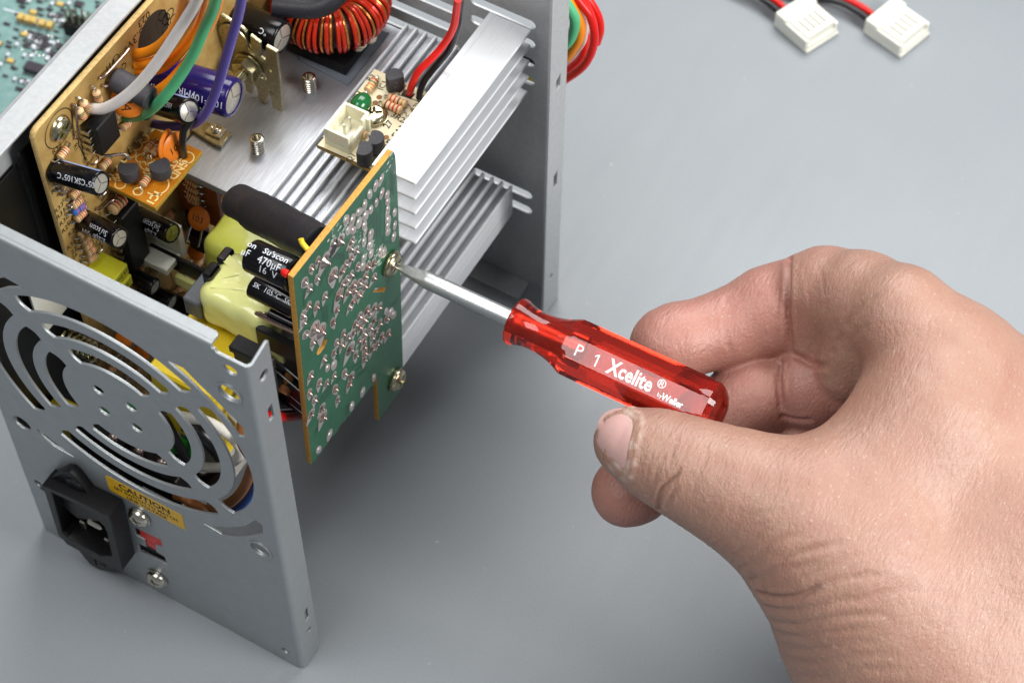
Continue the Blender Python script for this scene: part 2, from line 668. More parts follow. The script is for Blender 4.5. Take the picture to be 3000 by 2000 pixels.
def transistor(parent, foot, n, face, r=2.3, h=4.6, lead=1.2, label=None, text=None):
    """TO-92 can: half-round body standing along n, flat side towards face"""
    u, v, n = axes(n, face)          # v = towards the flat
    pts = []
    for k in range(13):
        a = R_(-215 + 250 * k / 12)
        pts.append((r * math.cos(a), r * math.sin(a)))
    pts = [(x, y) for x, y in pts]
    mb = MB()
    mb.prism(pts, 0, h, V3(foot) + n * lead, (u, v, n), 0, bevel=0.15)
    for s in (-1.1, 0, 1.1):
        mb.tube([V3(foot) + u * s * 0.9 + n * (lead + 0.2), V3(foot) + u * s * 1.15 - n * 0.3], 0.24, 6, 1, smooth=1)
    o = mb.build('transistor', [M_black_dull, M_tin], parent)
    if text:
        t = MB()
        for i, s in enumerate(text):
            t.text(s, 1.05, V3(foot) + n * (lead + h * (0.66 - 0.28 * i)) + v * (r * math.sin(R_(35)) + 0.01), (np.cross(n, v) * 1.0, n, v), 0, 0.02)
        t.build('lettering', mat('grey_print', srgb(120, 118, 120), 0.6), o)
    return o


def screw(parent, pos, n, r, m, h=None, washer=None, cross=True, slotted=False, ang=20.0, name='screw', recess=None):
    """pan head with a cross recess, built from four quarter lands round a sunk cross"""
    u, v, n = axes(n, (0.2, 0.1, 1))
    h = h or r * 0.62
    a = R_(ang)
    u, v = u * math.cos(a) + v * math.sin(a), v * math.cos(a) - u * math.sin(a)
    mb = MB()
    pos = V3(pos)
    N = 24
    prof = [(0, r), (h * 0.35, r * 0.99), (h * 0.7, r * 0.86), (h * 0.92, r * 0.62)]
    mb.lathe(pos, n, prof, N, cap=False, hint=v)
    # crown with cross: radial star ring
    ring_o, ring_i = [], []
    w = r * 0.13
    R1 = r * 0.60
    cr = [(w, R1), (w, w), (R1, w), (R1, -w), (w, -w), (w, -R1), (-w, -R1), (-w, -w), (-R1, -w), (-R1, w), (-w, w), (-w, R1)]
    vs, fs, _ = plate2d(circ(0, 0, r * 0.63, N), [cr[::-1]], 0.02)
    mb.add(vs + np.array((0, 0, h * 0.92)), fs, 0, pos, (u, v, n))
    # sunk floor and walls
    k = len(cr)
    top = [pos + u * x + v * y + n * h * 0.92 for x, y in cr]
    bot = [pos + u * x * 0.6 + v * y * 0.6 + n * h * 0.15 for x, y in cr]
    mb.add(top + bot, [(i, k + i, k + (i + 1) % k, (i + 1) % k) for i in range(k)] + [tuple(range(k, 2 * k))[::-1]], 1)
    if washer:
        mb.lathe(pos - n * 0.4, n, [(0, washer), (0.45, washer), (0.5, washer * 0.97)], N, hint=v)
    return mb.build(name, [m, recess or m], parent, angle=50)


def disc_cap(parent, c, n, r, up, leads=6.0, m=None, th=1.5, text=None):
    """ceramic disc with two leads running along -up"""
    u, v, n = axes(n, up)
    mb = MB()
    c = V3(c)
    mb.lathe(c - n * th / 2, n, [(0, r * 0.55), (th * 0.18, r * 0.88), (th * 0.42, r), (th * 0.58, r), (th * 0.82, r * 0.88), (th, r * 0.55)], 24, hint=up)
    for s in (-0.55, 0.55):
        mb.tube([c + u * s * r * 0.8 - v * r * 0.55, c + u * s * r - v * (r + 0.8), c + u * s * r - v * (r + leads)], 0.28, 6, 1, smooth=2)
    o = mb.build('ceramic_capacitor', [m or M_disc, M_tin], parent)
    if text:
        t = MB()
        t.text(text, r * 0.75, c + n * (th * 0.5 + 0.02), (u, v, n), 0, 0.05)
        t.build('lettering', M_inkb, o)
    return o

# ================================================================ SETTING
def make_table():
    m = bpy.data.materials.new('grey_laminate')
    m.use_nodes = True
    nt = m.node_tree
    b = nt.nodes['Principled BSDF']
    L = nt.links.new
    tc = nt.nodes.new('ShaderNodeTexCoord')
    n = nt.nodes.new('ShaderNodeTexNoise')
    n.inputs['Scale'].default_value = 26
    n.inputs['Detail'].default_value = 5
    L(tc.outputs['Object'], n.inputs['Vector'])
    f = nt.nodes.new('ShaderNodeTexNoise')
    f.inputs['Scale'].default_value = 1400
    f.inputs['Detail'].default_value = 3
    L(tc.outputs['Object'], f.inputs['Vector'])
    mp = nt.nodes.new('ShaderNodeMapping')
    mp.inputs['Scale'].default_value = (260, 22, 22)
    mp.inputs['Rotation'].default_value = (0, 0, R_(30))
    L(tc.outputs['Object'], mp.inputs[0])
    sc = nt.nodes.new('ShaderNodeTexNoise')        # faint wiping streaks
    sc.inputs['Scale'].default_value = 1
    sc.inputs['Detail'].default_value = 3
    L(mp.outputs[0], sc.inputs['Vector'])
    a = nt.nodes.new('ShaderNodeMix')
    a.data_type = 'RGBA'
    a.inputs[6].default_value = srgb(132, 138, 144)
    a.inputs[7].default_value = srgb(140, 146, 151)
    L(n.outputs['Fac'], a.inputs[0])
    a2 = nt.nodes.new('ShaderNodeMix')
    a2.data_type = 'RGBA'
    a2.blend_type = 'MULTIPLY'
    a2.inputs[0].default_value = 0.16
    L(a.outputs[2], a2.inputs[6])
    L(f.outputs['Fac'], a2.inputs[7])
    d = nt.nodes.new('ShaderNodeTexNoise')         # dust specks
    d.inputs['Scale'].default_value = 520
    d.inputs['Detail'].default_value = 1
    L(tc.outputs['Object'], d.inputs['Vector'])
    dr = nt.nodes.new('ShaderNodeMapRange')
    dr.inputs['From Min'].default_value = 0.775
    dr.inputs['From Max'].default_value = 0.82
    dr.inputs['To Max'].default_value = 0.35
    L(d.outputs['Fac'], dr.inputs[0])
    a3 = nt.nodes.new('ShaderNodeMix')
    a3.data_type = 'RGBA'
    L(dr.outputs[0], a3.inputs[0])
    L(a2.outputs[2], a3.inputs[6])
    a3.inputs[7].default_value = srgb(190, 192, 194)
    L(a3.outputs[2], b.inputs['Base Color'])
    rr = nt.nodes.new('ShaderNodeMapRange')
    rr.inputs['From Min'].default_value = 0.3
    rr.inputs['From Max'].default_value = 0.7
    rr.inputs['To Min'].default_value = 0.43
    rr.inputs['To Max'].default_value = 0.47
    L(sc.outputs['Fac'], rr.inputs[0])
    L(rr.outputs[0], b.inputs['Roughness'])
    bp = nt.nodes.new('ShaderNodeBump')
    bp.inputs['Strength'].default_value = 0.12
    bp.inputs['Distance'].default_value = 0.0002
    L(f.outputs['Fac'], bp.inputs['Height'])
    L(bp.outputs[0], b.inputs['Normal'])
    mb = MB()
    mb.box((-700, -500, -25), (900, 900, 0), c=2)
    o = mb.build('tabletop', m)
    o['kind'] = 'structure'
    o['label'] = 'smooth grey laminate tabletop'


make_table()

# ================================================================ POWER SUPPLY CASE
case = thing('power_supply_case', (43, 70, 0), 'open grey sheet steel power supply case with fan grille, standing on its side', 'metal case')
FX, FZ = 43.0, 98.0
PX = ((1, 0, 0), (0, 0, 1), (0, -1, 0))          # near panel drawing plane: x, z, facing -y


def inlet_poly(k=1.0, dy=0):
    P = np.array([(16.5,44.4),(27.9,45.6),(32.3,40.8),(32.7,37.7),(31.7,23.8),(27.3,19.9),(16.6,20.0),(15.2,21.4)])
    c = P.mean(0)
    return [tuple(c + (q - c) * k) for q in P]


holes = []
for (r0, r1, t, rt) in ((32.6, 38.0, (49, 127), (-38.5, 38.5)), (24.1, 28.9, (51.5, 126), (-36, 39)), (15.6, 20.7, (55, 121), (-34, 34))):
    holes.append(arc_slot(FX, FZ, r0, r1, t[0], t[1]))
    holes.append(arc_slot(FX, FZ, r0, r1, rt[0], rt[1]))
    holes.append(arc_slot(FX, FZ, r0, r1, 180 - rt[1], 180 - rt[0]))
    holes.append(arc_slot(FX, FZ, r0, r1, -t[1], -t[0]))
holes.append([(62.1, 134.0), (67.2, 134.4), (70.9, 130.6), (76.5, 125.5), (81.0, 120.9), (81.0, 116.6), (79.2, 115.4), (76, 121), (72.3, 125.4), (67.5, 130.2)])
holes.append([(62.1, 59.6), (67.1, 58.7), (71.5, 61.6), (75.2, 65.2), (80.9, 72.2), (81.2, 76.2), (79.4, 77.1), (75.5, 70.6), (70.4, 65.2), (66, 61.8)])
holes.append([(11.4, 63.4), (13.0, 60.6), (15.7, 58.6), (22.0, 58.3), (22.3, 58.9), (17, 60.9), (12.4, 63.6)])
holes.append([(23.9, 134.0), (18.8, 134.4), (14, 130.2), (9.5, 125.5), (5, 120.9), (5, 116.6), (6.8, 115.4), (10, 121), (13.7, 125.4), (18.5, 130.2)])
for sx in (-4.65, 4.65):
    for sz in (-4.65, 4.65):
        holes.append(circ(FX + sx, FZ + sz, 1.75, 20))
for sx in (-1, 1):
    for sz in (-1, 1):
        holes.append(circ(FX + sx * 36.2, FZ + sz * 35.75, 2.7, 22))
holes.append(circ(80.7, 143.8, 1.7, 18))
holes.append(circ(80.9, 6.6, 1.3, 14))
holes.append(circ(4.6, 29.8, 1.3, 14))
holes.append(inlet_poly(1.10))
sw = [(36.5,34.7),(45.1,35.7),(45.2,31.9),(42.7,30.8),(42.2,26.5),(44.8,26.0),(45.1,21.9),(36.2,20.6),(36.3,25.4),(39.1,26.0),(39.2,30.2),(36.5,30.3)]
holes.append(sw[::-1])
out = [(0.6, 0.0), (84.4, 0.0), (84.4, 148.2), (77.6, 148.2), (77.2, 149.2), (0.6, 149.2)]
mb = MB()
mb.prism(out, -0.8, 0.0, (0, 0, 0), PX, 0, bevel=0.16, holes=holes)


def bend(mb, r, c, a0, a1, lo, hi, axis, t=0.8, n=6):
    """rounded sheet bend of outer radius r about an edge line; axis 'z' or 'x' is the line direction"""
    vs = []
    for k in range(n + 1):
        a = R_(a0 + (a1 - a0) * k / n)
        for rr in (r, r - t):
            p, q = c[0] + rr * math.cos(a), c[1] + rr * math.sin(a)
            for h in (lo, hi):
                vs.append((p, q, h) if axis == 'z' else (h, p, q))
    fs = []
    for k in range(n):
        i = 4 * k
        j = i + 4
        fs += [(i, i + 1, j + 1, j), (i + 2, j + 2, j + 3, i + 3), (i, j, j + 2, i + 2), (i + 1, i + 3, j + 3, j + 1)]
    fs += [(0, 2, 3, 1), (4 * n, 4 * n + 1, 4 * n + 3, 4 * n + 2)]
    mb.add(vs, fs, 0)


# bends and the right-hand flange, top hem
bend(mb, 1.6, (84.4, 1.6), -90, 0, 0.0, 148.2, 'z')
fl = [(1.6, 0.0), (7.9, 0.6), (8.1, 4), (7.6, 149.2), (7.0, 149.6), (1.6, 148.2)]
fh = [slot(4.55, 121.9, 4.55, 127.6, 2.0, 4), slot(5.0, 22.6, 5.0, 28.2, 1.7, 4), circ(4.3, 140.2, 1.55, 16), circ(4.8, 16.2, 0.9, 12)]
fh[0] = [(3.6, 122.0), (5.5, 122.0), (5.3, 127.6), (3.6, 127.2)]
fh[1] = [(4.2, 22.2), (5.6, 22.4), (5.5, 28.2), (4.2, 27.4)]
mb.prism(fl, -0.8, 0.0, (86, 0, 0), ((0, 1, 0), (0, 0, 1), (1, 0, 0)), 0, bevel=0.15, holes=fh)
bend(mb, 1.3, (1.3, 149.0), 180, 90, 0.6, 76.4, 'x')
mb.prism([(0.6, 1.3), (76.4, 1.3), (76.4, 3.1), (75.6, 3.7), (1.2, 3.7), (0.6, 3.1)], -0.8, 0.0, (0, 0, 150.3), ((1, 0, 0), (0, 1, 0), (0, 0, 1)), 0, bevel=0.15)
rear = mb.build('rear_panel', M_steel, case)
rear['label'] = 'grey panel with round fan grille'
# stamped rims round the oval mounting holes
for (cx, cz) in ((79.2, 133.75), (79.2, 62.25)):
    mb = MB()
    pts = [(cx + 3.1 * math.cos(a), -0.12, cz + 3.1 * math.sin(a)) for a in np.linspace(0, 2 * math.pi, 25)]
    mb.tube(pts, 0.32, 6, 0, smooth=1)
    mb.build('hole_rim', M_steel, rear)

# base plate at the back with top flange
mb = MB()
mb.box((-0.9, 0.9, 0.0), (-0.1, 141.0, 148.6), c=0.1)
bend(mb, 1.4, (0.5, 148.6), 180, 90, 0.5, 141.2, 'x') if False else None
n = 6
vs, fs = [], []
for k in range(n + 1):
    a = R_(180 - 90 * k / n)
    for rr in (1.4, 0.6):
        for h in (-0.2, 141.4):
            vs.append((0.5 + rr * math.cos(a), h, 148.6 + rr * math.sin(a)))
for k in range(n):
    i, j = 4 * k, 4 * k + 4
    fs += [(i, j, j + 1, i + 1), (i + 2, i + 3, j + 3, j + 2), (i, i + 2, j + 2, j), (i + 1, j + 1, j + 3, i + 3)]
mb.add(vs, fs)
mb.box((0.5, 3.9, 149.2), (6.9, 141.4, 150.0), c=0.12)
mb.build('base_plate', M_steel_dark, case)
# black insulating film bent up behind the board
mb = MB()
mb.box((3.0, 27.5, 4), (3.4, 137, 139.5))
mb.box((1.2, 4.5, 4), (1.6, 27.5, 134))
mb.build('insulating_film', M_film, case)

# far panel with cable slots
FY = 141.3
fholes = []
for z, x0, x1 in ((99.6, 20, 53.4), (92.4, 20, 53.4), (107.0, 20, 53.4), (114.2, 20, 53.4), (99.6, 57, 76.6), (92.2, 57, 76.6), (107.0, 57, 76.6), (114.2, 57, 76.6), (121.4, 20, 46),
                  (42.9, 20, 53.4), (36.0, 20, 53.4), (42.9, 57, 76.6), (36.0, 57, 76.6), (28.9, 20, 53.4), (128.6, 20, 46)):
    fholes.append(slot(x0, z, x1, z, 3.2))
mb = MB()
mb.prism([(0.6, 0.0), (85.0, 0.0), (85.0, 150), (0.6, 150)], -0.8, 0.0, (0, FY, 0), ((-1, 0, 0), (0, 0, 1), (0, 1, 0)), 0, holes=[[(-x, z) for x, z in h] for h in []]) if False else None
mb.prism([(-85.0, 0.0), (-0.6, 0.0), (-0.6, 149.5), (-85.0, 149.5)], -0.8, 0.0, (0, FY, 0), ((-1, 0, 0), (0, 0, 1), (0, 1, 0)), 0, bevel=0.1,
         holes=[[(-x, z) for x, z in h][::-1] for h in fholes])
mb.prism([(131.6, 0.2), (FY - 0.9, 0.0), (FY - 0.9, 149.5), (131.6, 149.5)], -0.8, 0.0, (86.0, 0, 0), ((0, 1, 0), (0, 0, 1), (1, 0, 0)), 0, bevel=0.12,
         holes=[[(135.0, 99.5), (137.2, 100.2), (137.2, 105.0), (135.0, 104.2)], [(135.4, 58.0), (137.4, 58.4), (137.4, 64.6), (135.4, 64.0)], circ(135.6, 16.6, 1.0, 12)])
bend(mb, 1.0, (85.0, FY - 1.0), 0, 90, 0.0, 149.5, 'z')
mb.box((5, 133.6, 0.05), (76.5, FY - 0.8, 0.85), c=0.2)
fp = mb.build('front_panel', M_steel_dark, case)

# mains inlet in the near panel
inlet = MB()
face = [(13.9,45.9),(25.1,48.2),(35.6,49.0),(35.7,45.2),(33.9,17.5),(32.3,16.0),(24.6,14.9),(15.2,14.9),(12.9,18.7)]
op = inlet_poly()
inlet.prism(face, 0.05, 5.9, (0, 0, 0), PX, 0, bevel=0.35, holes=[op])
inlet.prism(inlet_poly(1.08), -9.0, 0.05, (0, 0, 0), PX, 0, holes=[op])
inlet.prism(inlet_poly(1.08), -9.6, -9.0, (0, 0, 0), PX, 0)
ear = [(8.4,35.2),(12.0,42.4),(20.0,53.6),(22.2,55.2),(23.9,54.0),(26.3,48.7),(29.9,44.6),(33.0,43.7),(32.4,37.6),(19.5,28.7)]
inlet.prism(ear, 0.02, 3.0, (0, 0, 0), PX, 0, bevel=0.3)
ear2 = [(14.5,8.5),(16.3,4.6),(18.0,1.4),(20.9,1.0),(24.6,3.2),(28.4,8.5),(31.3,16.2),(22.9,17.3)]
inlet.prism(ear2, 0.02, 3.0, (0, 0, 0), PX, 0, bevel=0.3)
io = inlet.build('power_inlet', M_black, case)
pin = MB()
pc = V3((25.6,-3.2,31.4))
pin.box(pc + (-2.3, -0.5, -1.1), pc + (2.3, 11.5, 1.1), c=0.5)
for dx, dz in ((-7.0, -9.5), (0.5, -12.5)):
    pin.box(pc + (dx - 1.0, 1.5, dz - 2), pc + (dx + 1.0, 10, dz + 2), c=0.4)
pin.build('contact_pin', M_nickel, io)
sp = V3((22.9,-3.1,49.4))
screw(io, sp, (0, -1, 0), 2.9, M_black, h=0.5, ang=40)
sp = V3((21.5,-3.1,6.9))
screw(io, sp, (0, -1, 0), 2.9, M_black, h=0.5, ang=10)

# caution label
lb = [(32.2,57.4),(55.2,58.0),(55.2,51.1),(31.8,50.0)]
lb = np.array(lb)
lo_, hi_ = lb.min(0), lb.max(0)
x0, x1, z0, z1 = 31.8, 55.3, 50.2, 57.9
mb = MB()
rc = 0.9
pl = []
for (cx, cz, a) in ((x1 - rc, z1 - rc, 0), (x0 + rc, z1 - rc, 90), (x0 + rc, z0 + rc, 180), (x1 - rc, z0 + rc, 270)):
    for k in range(4):
        t = R_(a + 30 * k)
        pl.append((cx + rc * math.cos(t), cz + rc * math.sin(t)))
mb.prism(pl, 0.01, 0.10, (0, 0, 0), PX)
lab = mb.build('caution_label', M_label, case)
mb = MB()
cx = (x0 + x1) / 2
for s, sz, z, w in (('CAUTION', 3.5, 55.9, 1.0), ('SET SWITCH TO MATCH', 1.9, 53.4, 0.93), ('LINE VOLTAGE', 1.9, 51.4, 0.97)):
    mb.text(s, sz, (cx, -0.12, z), PX, 0, 0.0, bold=0.028, sx=w)
mb.build('lettering', mat('label_ink', srgb(40, 32, 18), 0.6), lab)

# voltage switch behind its cut-out
mb = MB()
mb.box((34.5, 1.2, 19.5), (47.5, 9.0, 37.5), c=0.3)
vs_ = mb.build('voltage_switch', M_black, case)
mb = MB()
mb.box((37.6, 0.35, 29.6), (45.2, 1.25, 34.8), c=0.25)
mb.box((39.2, 0.35, 26.5), (42.8, 1.25, 29.6), c=0.2)
mb.build('slider', M_switch, vs_)
for q in ((40.4,0,44.7), (40.3,0,10.5)):
    screw(case, V3(q) + (0, -0.55, 0), (0, -1, 0), 3.0, M_nickel, h=1.9, washer=3.3, ang=25)

# wires and parts seen through the grille: terminal block, leads
mb = MB()
mb.box((12, 9, 40), (46, 17, 52), c=0.4)
mb.box((12, 9, 52.2), (30, 14, 56), c=0.4)
tb = mb.build('terminal_block', M_black, case)
for x in (17, 27, 35, 42):
    mb = MB()
    mb.box((x - 1.2, 9.8, 52.0), (x + 1.2, 11.2, 57.5), c=0.3)
    mb.lathe((x, 10.5, 57.0), (0.3, -0.3, 1), [(0, 1.3), (0.8, 1.7), (1.8, 1.4), (2.4, 0.6)], 10)
    mb.build('terminal', M_solder, tb)
mb = MB()
mb.tube([(45.2,9.0,45.2),(47.8,9.0,46.2),(50.1,9.0,45.4),(54.4,9.0,46.2),(57.3,9.0,45.2)], 1.3, 12, smooth=5)
mb.build('wire', M_wbrown, case)
mb = MB()
mb.tube([(44, 22, 20)] + [(57.3,9.0,49.2),(61.6,9.0,54.6),(66.1,9.0,62.6),(69.8,9.0,71.7),(72.6,9.0,81.6),(73.9,9.0,86.9)] + [(66, 15, 84), (60, 30, 85)], 1.32, 12, smooth=5)
mb.build('wire', M_wbrown, case)
mb = MB()
mb.tube([(44, 22, 15)] + [(57.4,11.0,42.1),(61.8,11.0,48.7),(66.5,11.0,57.3),(70.6,11.0,67.3),(72.6,11.0,75.4)] + [(67, 17, 74), (60, 34, 78)], 1.32, 12, smooth=5)
mb.build('wire', M_wblue, case)
mb = MB()
mb.tube([(48.2,14.0,79.5),(52.0,14.0,81.5),(56.3,14.0,84.0),(60.9,14.0,83.9),(64.6,14.0,81.9),(65.9,14.0,78.3),(63.9,14.0,72.0),(59.6,14.0,65.2),(54.8,14.0,60.4),(50.9,14.0,57.8),(47.1,14.0,56.8)], 1.35, 12, smooth=5)
mb.build('wire', M_wwhite, case)
mb = MB()
mb.tube([(43.5,12.0,80.8),(45.1,12.0,77.1),(46.4,12.0,72.1),(47.7,12.0,67.0),(48.9,12.0,61.8),(49.7,12.0,57.1)], 1.32, 12, smooth=5)
mb.build('wire', M_wblack, case)
mb = MB()
mb.tube([(37.5,17.0,51.2),(38.8,17.0,49.9),(41.7,17.0,54.8),(44.0,17.0,59.5),(44.7,17.0,58.2),(45.2,17.0,53.8)], 1.32, 12, smooth=5)
mb.build('wire', M_wgreen2, case)
mb = MB()
mb.tube([(47.4,16.0,71.9),(51.5,16.0,72.0),(54.6,16.0,68.9),(56.9,16.0,64.1),(56.6,16.0,57.0),(49.6,16.0,46.0),(45.1,16.0,44.1)], 1.9, 12, smooth=5)
mb.build('wire', M_wblack, case)
mb = MB()
mb.tube([(55.2,22.0,82.1),(57.7,22.0,78.6),(60.1,22.0,75.1),(61.3,22.0,67.6)], 1.35, 12, smooth=5)
mb.build('wire', M_wwhite, case)
# red and black leads passing under the green board
mb = MB()
mb.tube([(66.0,24.7,78.6),(66.0,28.0,74.0),(66.0,31.4,69.3),(66.0,36.0,63.4),(66.0,41.2,57.0),(66.0,48.7,47.1)], 1.45, 12, smooth=4)
mb.build('wire', M_wred, case)
mb = MB()
mb.tube([(65.0,26.7,81.4),(65.0,30.0,76.7),(65.0,33.4,72.1),(65.0,37.9,66.0),(65.0,43.0,59.0),(65.0,50.6,49.5)], 1.5, 12, smooth=4)
mb.build('wire', M_wblack, case)
mb = MB()
mb.tube([(67.0,31.6,80.4),(67.0,33.5,81.4),(67.0,35.0,83.0),(67.0,36.5,85.6)], 1.5, 10, smooth=4)
mb.build('wire', M_wbrown, case)

# ================================================================ HEATSINKS
hs = thing('finned_heatsink', (40, 100, 93), 'upper bright aluminium heatsink with stacked fins carrying the cream fan board', 'heatsink')
mb = MB()
mb.box((9.5, 68, 92.6), (65, 137, 95), c=0.15)
mb.box((38.9, 68.05, 94.8), (65, 136.9, 97.1), c=0.05)
hs_plate = mb.build('mounting_plate', M_alu_brush, hs)
rib = None
for x in (39.6, 42.6, 45.5, 48.5, 51.7, 55.0, 58.2, 61.4):
    if rib is None:
        mb = MB()
        mb.box((x - 0.42, 68, 97.1), (x + 0.42, 137, 98.7), c=0.2)
        rib = mb.build('rib', M_alu, hs)
        x0r = x
    else:
        c = rib.copy()
        COL.objects.link(c)
        c.parent = hs
        c.location = Vector((x - x0r, 0, 0)) * S
mb = MB()
mb.box((65.0, 79.6, 86), (67.0, 137, 117), c=0.1)
mb.build('web', M_alu, hs)
fin = None
for i, (z, x1) in enumerate(((117.0, 77.3), (110.8, 77.0), (104.7, 76.8), (98.5, 76.6), (92.3, 76.4))):
    mb = MB()
    if i == 0:
        mb.box((66.6, 79.8, z - 0.9), (x1, 137, z), c=0.25)
    else:
        mb.box((67.0, 79.8, z - 0.9), (x1, 137.4, z), c=0.25)
    f = mb.build('fin', M_alu, hs)
    if i == 0:
        f['label'] = 'broad topmost fin glaring in the light'
# grey insulating pad under the choke
mb = MB()
pd = [(35.7,113.1),(35.5,134.1),(23.1,133.7),(16.2,117.2),(20.0,114.1)]
mb.prism(pd[::-1], 0, 0.25, (0, 0, 95.05), ((1, 0, 0), (0, 1, 0), (0, 0, 1)))
mb.build('insulating_pad', mat('grey_mica_pad', srgb(112, 118, 128), 0.35, 0.0, 0.04, 300), hs)


def set_screw(parent, p):
    mb = MB()
    prof = [(0, 1.75)]
    z = 0.0
    for k in range(5):
        prof += [(z + 0.15, 1.9), (z + 0.45, 1.9), (z + 0.62, 1.62), (z + 0.8, 1.62)]
        z += 0.8
    prof += [(z + 0.1, 1.85), (z + 0.6, 1.85), (z + 0.8, 1.6), (z + 0.8, 1.15), (z - 1.2, 1.1), (z - 1.2, 0.0)]
    mb.lathe(p, (0, 0, 1), prof, 20, cap=False)
    return mb.build('threaded_stud', M_nickel, parent)


set_screw(hs, (27.1,83.4,95.0))
set_screw(hs, (27.5,107.4,95.0))
# clamp tab with riveted square nut
mb = MB()
tabp = [(8.4,79.7),(8.9,82.2),(10.9,83.6),(18.6,83.9),(18.8,78.8),(17.4,78.5)]
mb.prism(tabp[::-1] if False else tabp[::-1], 0, 1.2, (0, 0, 95.3), ((1, 0, 0), (0, 1, 0), (0, 0, 1)), bevel=0.15)
tabo = mb.build('clamp_tab', M_gold, hs)
mb = MB()
tc_ = V3((15.0,82.2,96.5))
mb.box(tc_ + (-2.3, -2.0, 0), tc_ + (2.3, 2.0, 0.8), c=0.3)
mb.lathe(tc_ + (0, 0, 0.8), (0, 0, 1), [(0, 1.5), (0.25, 1.5), (0.4, 1.2), (0.25, 0.9), (0.5, 0.6), (0.55, 0.1)], 20)
mb.build('rivet', M_nickel, tabo)

lh = thing('ribbed_heatsink', (60, 100, 44), 'lower aluminium heatsink with long ribs, below the green board and beside the far panel', 'heatsink')
mb = MB()
mb.box((12, 74, 43.0), (72.3, 137, 45.4), c=0.15)
mb.box((56.0, 74.05, 45.2), (72.25, 136.9, 46.8), c=0.05)
mb.build('mounting_plate', M_alu, lh)
rib2 = None
for x in (56.6, 59.7, 62.7, 65.8, 68.8, 71.8):
    if rib2 is None:
        mb = MB()
        mb.box((x - 0.42, 74, 46.8), (x + 0.42, 137, 49.3), c=0.2)
        rib2 = mb.build('rib', M_alu, lh)
        x0r = x
    else:
        c = rib2.copy()
        COL.objects.link(c)
        c.parent = lh
        c.location = Vector((x - x0r, 0, 0)) * S
mb = MB()
mb.box((70.0, 74, 36.5), (72.3, 137, 43.0), c=0.15)
mb.build('web', M_alu, lh)

# ================================================================ CREAM FAN BOARD
CZ = 108.0
fb = thing('fan_control_board', (54, 96, CZ), 'small cream circuit board with a white two pin header, bolted on the upper heatsink', 'circuit board')
UP = (0, 0, 1)
TOP = ((1, 0, 0), (0, 1, 0), (0, 0, 1))
mb = MB()
cb = [(45.6, 84.0), (66.3, 84.0), (66.3, 112.4), (45.0, 112.4)]
mb.prism(cb, -1.5, 0, (0, 0, CZ), TOP, 0, 1, bevel=0.1)
mb.build('board', [M_cream, M_cream_edge], fb)
# standoff
mb = MB()
sc_ = V3((53.5,98.8,108.0))
mb.lathe((sc_[0], sc_[1], 98.7), UP, [(0, 3), (CZ - 1.5 - 98.7, 3)], 16)
mb.build('standoff', M_nickel, fb)
screw(fb, sc_ + (0, 0, 0.35), UP, 3.3, M_brassy, h=1.6, washer=3.45, ang=35, recess=M_brassy)
# printed legend
mb = MB()


def legend(s, p, d, size, bold=0.02):
    d = unit(d)
    ax = ((d[0], d[1], 0), (-d[1], d[0], 0), (0, 0, 1))
    mb.text(s, size, (p[0], p[1], CZ), ax, 0, 0.05, bold=bold)


legend('RP-FAN', (61.4,96.2,108.0), V3((61.5,100.8,108.0)) - V3((61.3,92.0,108.0)), 3.0, 0.01)
legend('27', (57.8,98.4,108.0), V3((57.9,100.0,108.0)) - V3((57.9,96.8,108.0)), 2.6, 0.01)
legend('3R2', (58.7,101.5,108.0), (0.9, -0.1), 2.5, 0.01)
legend('Q1', (55.3,84.7,108.0), V3((55.5,86.1,108.0)) - V3((55.3,83.4,108.0)), 2.3, 0.01)
legend('IC1', (49.9,108.7,108.0), V3((49.7,110.1,108.0)) - V3((50.0,107.1,108.0)), 2.3, 0.01)
legend('THR1', (46.0,101.5,108.0), V3((46.1,103.5,108.0)) - V3((46.0,99.1,108.0)), 2.3, 0.01)
legend('R3', (46.0,109.3,108.0), V3((46.4,110.9,108.0)) - V3((45.8,108.0,108.0)), 2.2, 0.01)
legend('12V', (60.8,107.0,108.0), V3((61.2,108.5,108.0)) - V3((60.8,105.0,108.0)), 2.2, 0.01)
legend('K', (53.2,94.3,108.0), (1, 0.1), 2.0, 0.01)


def line2(pts, w=0.28):
    for a, b in zip(pts[:-1], pts[1:]):
        a, b = V3(a), V3(b)
        d = unit(b - a)
        nrm = np.cross((0, 0, 1), d) * w / 2
        mb.add([a + nrm, a - nrm, b - nrm, b + nrm], [(0, 1, 2, 3)], 0, (0, 0, 0.055))


line2([(45.8,86.9,108.0),(45.7,83.7,108.0),(47.7,83.8,108.0),(61.8,84.1,108.0)])
line2([(55.0,111.6,108.0),(54.8,108.0,108.0),(61.1,108.8,108.0),(61.5,110.7,108.0),(59.0,110.9,108.0)])
for q in [(54.0,111.5,108.0),(54.0,109.2,108.0),(51.1,104.9,108.0),(51.2,102.8,108.0),(56.9,109.7,108.0),(59.8,109.7,108.0),(61.2,105.3,108.0),(61.3,103.3,108.0),(59.5,94.6,108.0)]:
    mb.lathe(V3(q) + (0, 0, 0.02), UP, [(0, 0.75), (0.05, 0.74)], 12, 1)
vs2 = [(55.4,110.4),(55.5,108.1),(58.4,108.3),(58.6,110.3)]
mb.prism(vs2, 0.01, 0.05, (0, 0, CZ), TOP, 0)
lg_ = mb.build('printed_legend', [M_inkb, mat('amber_hole', srgb(150, 96, 30), 0.5)], fb)
lg_['kind'] = 'stuff'

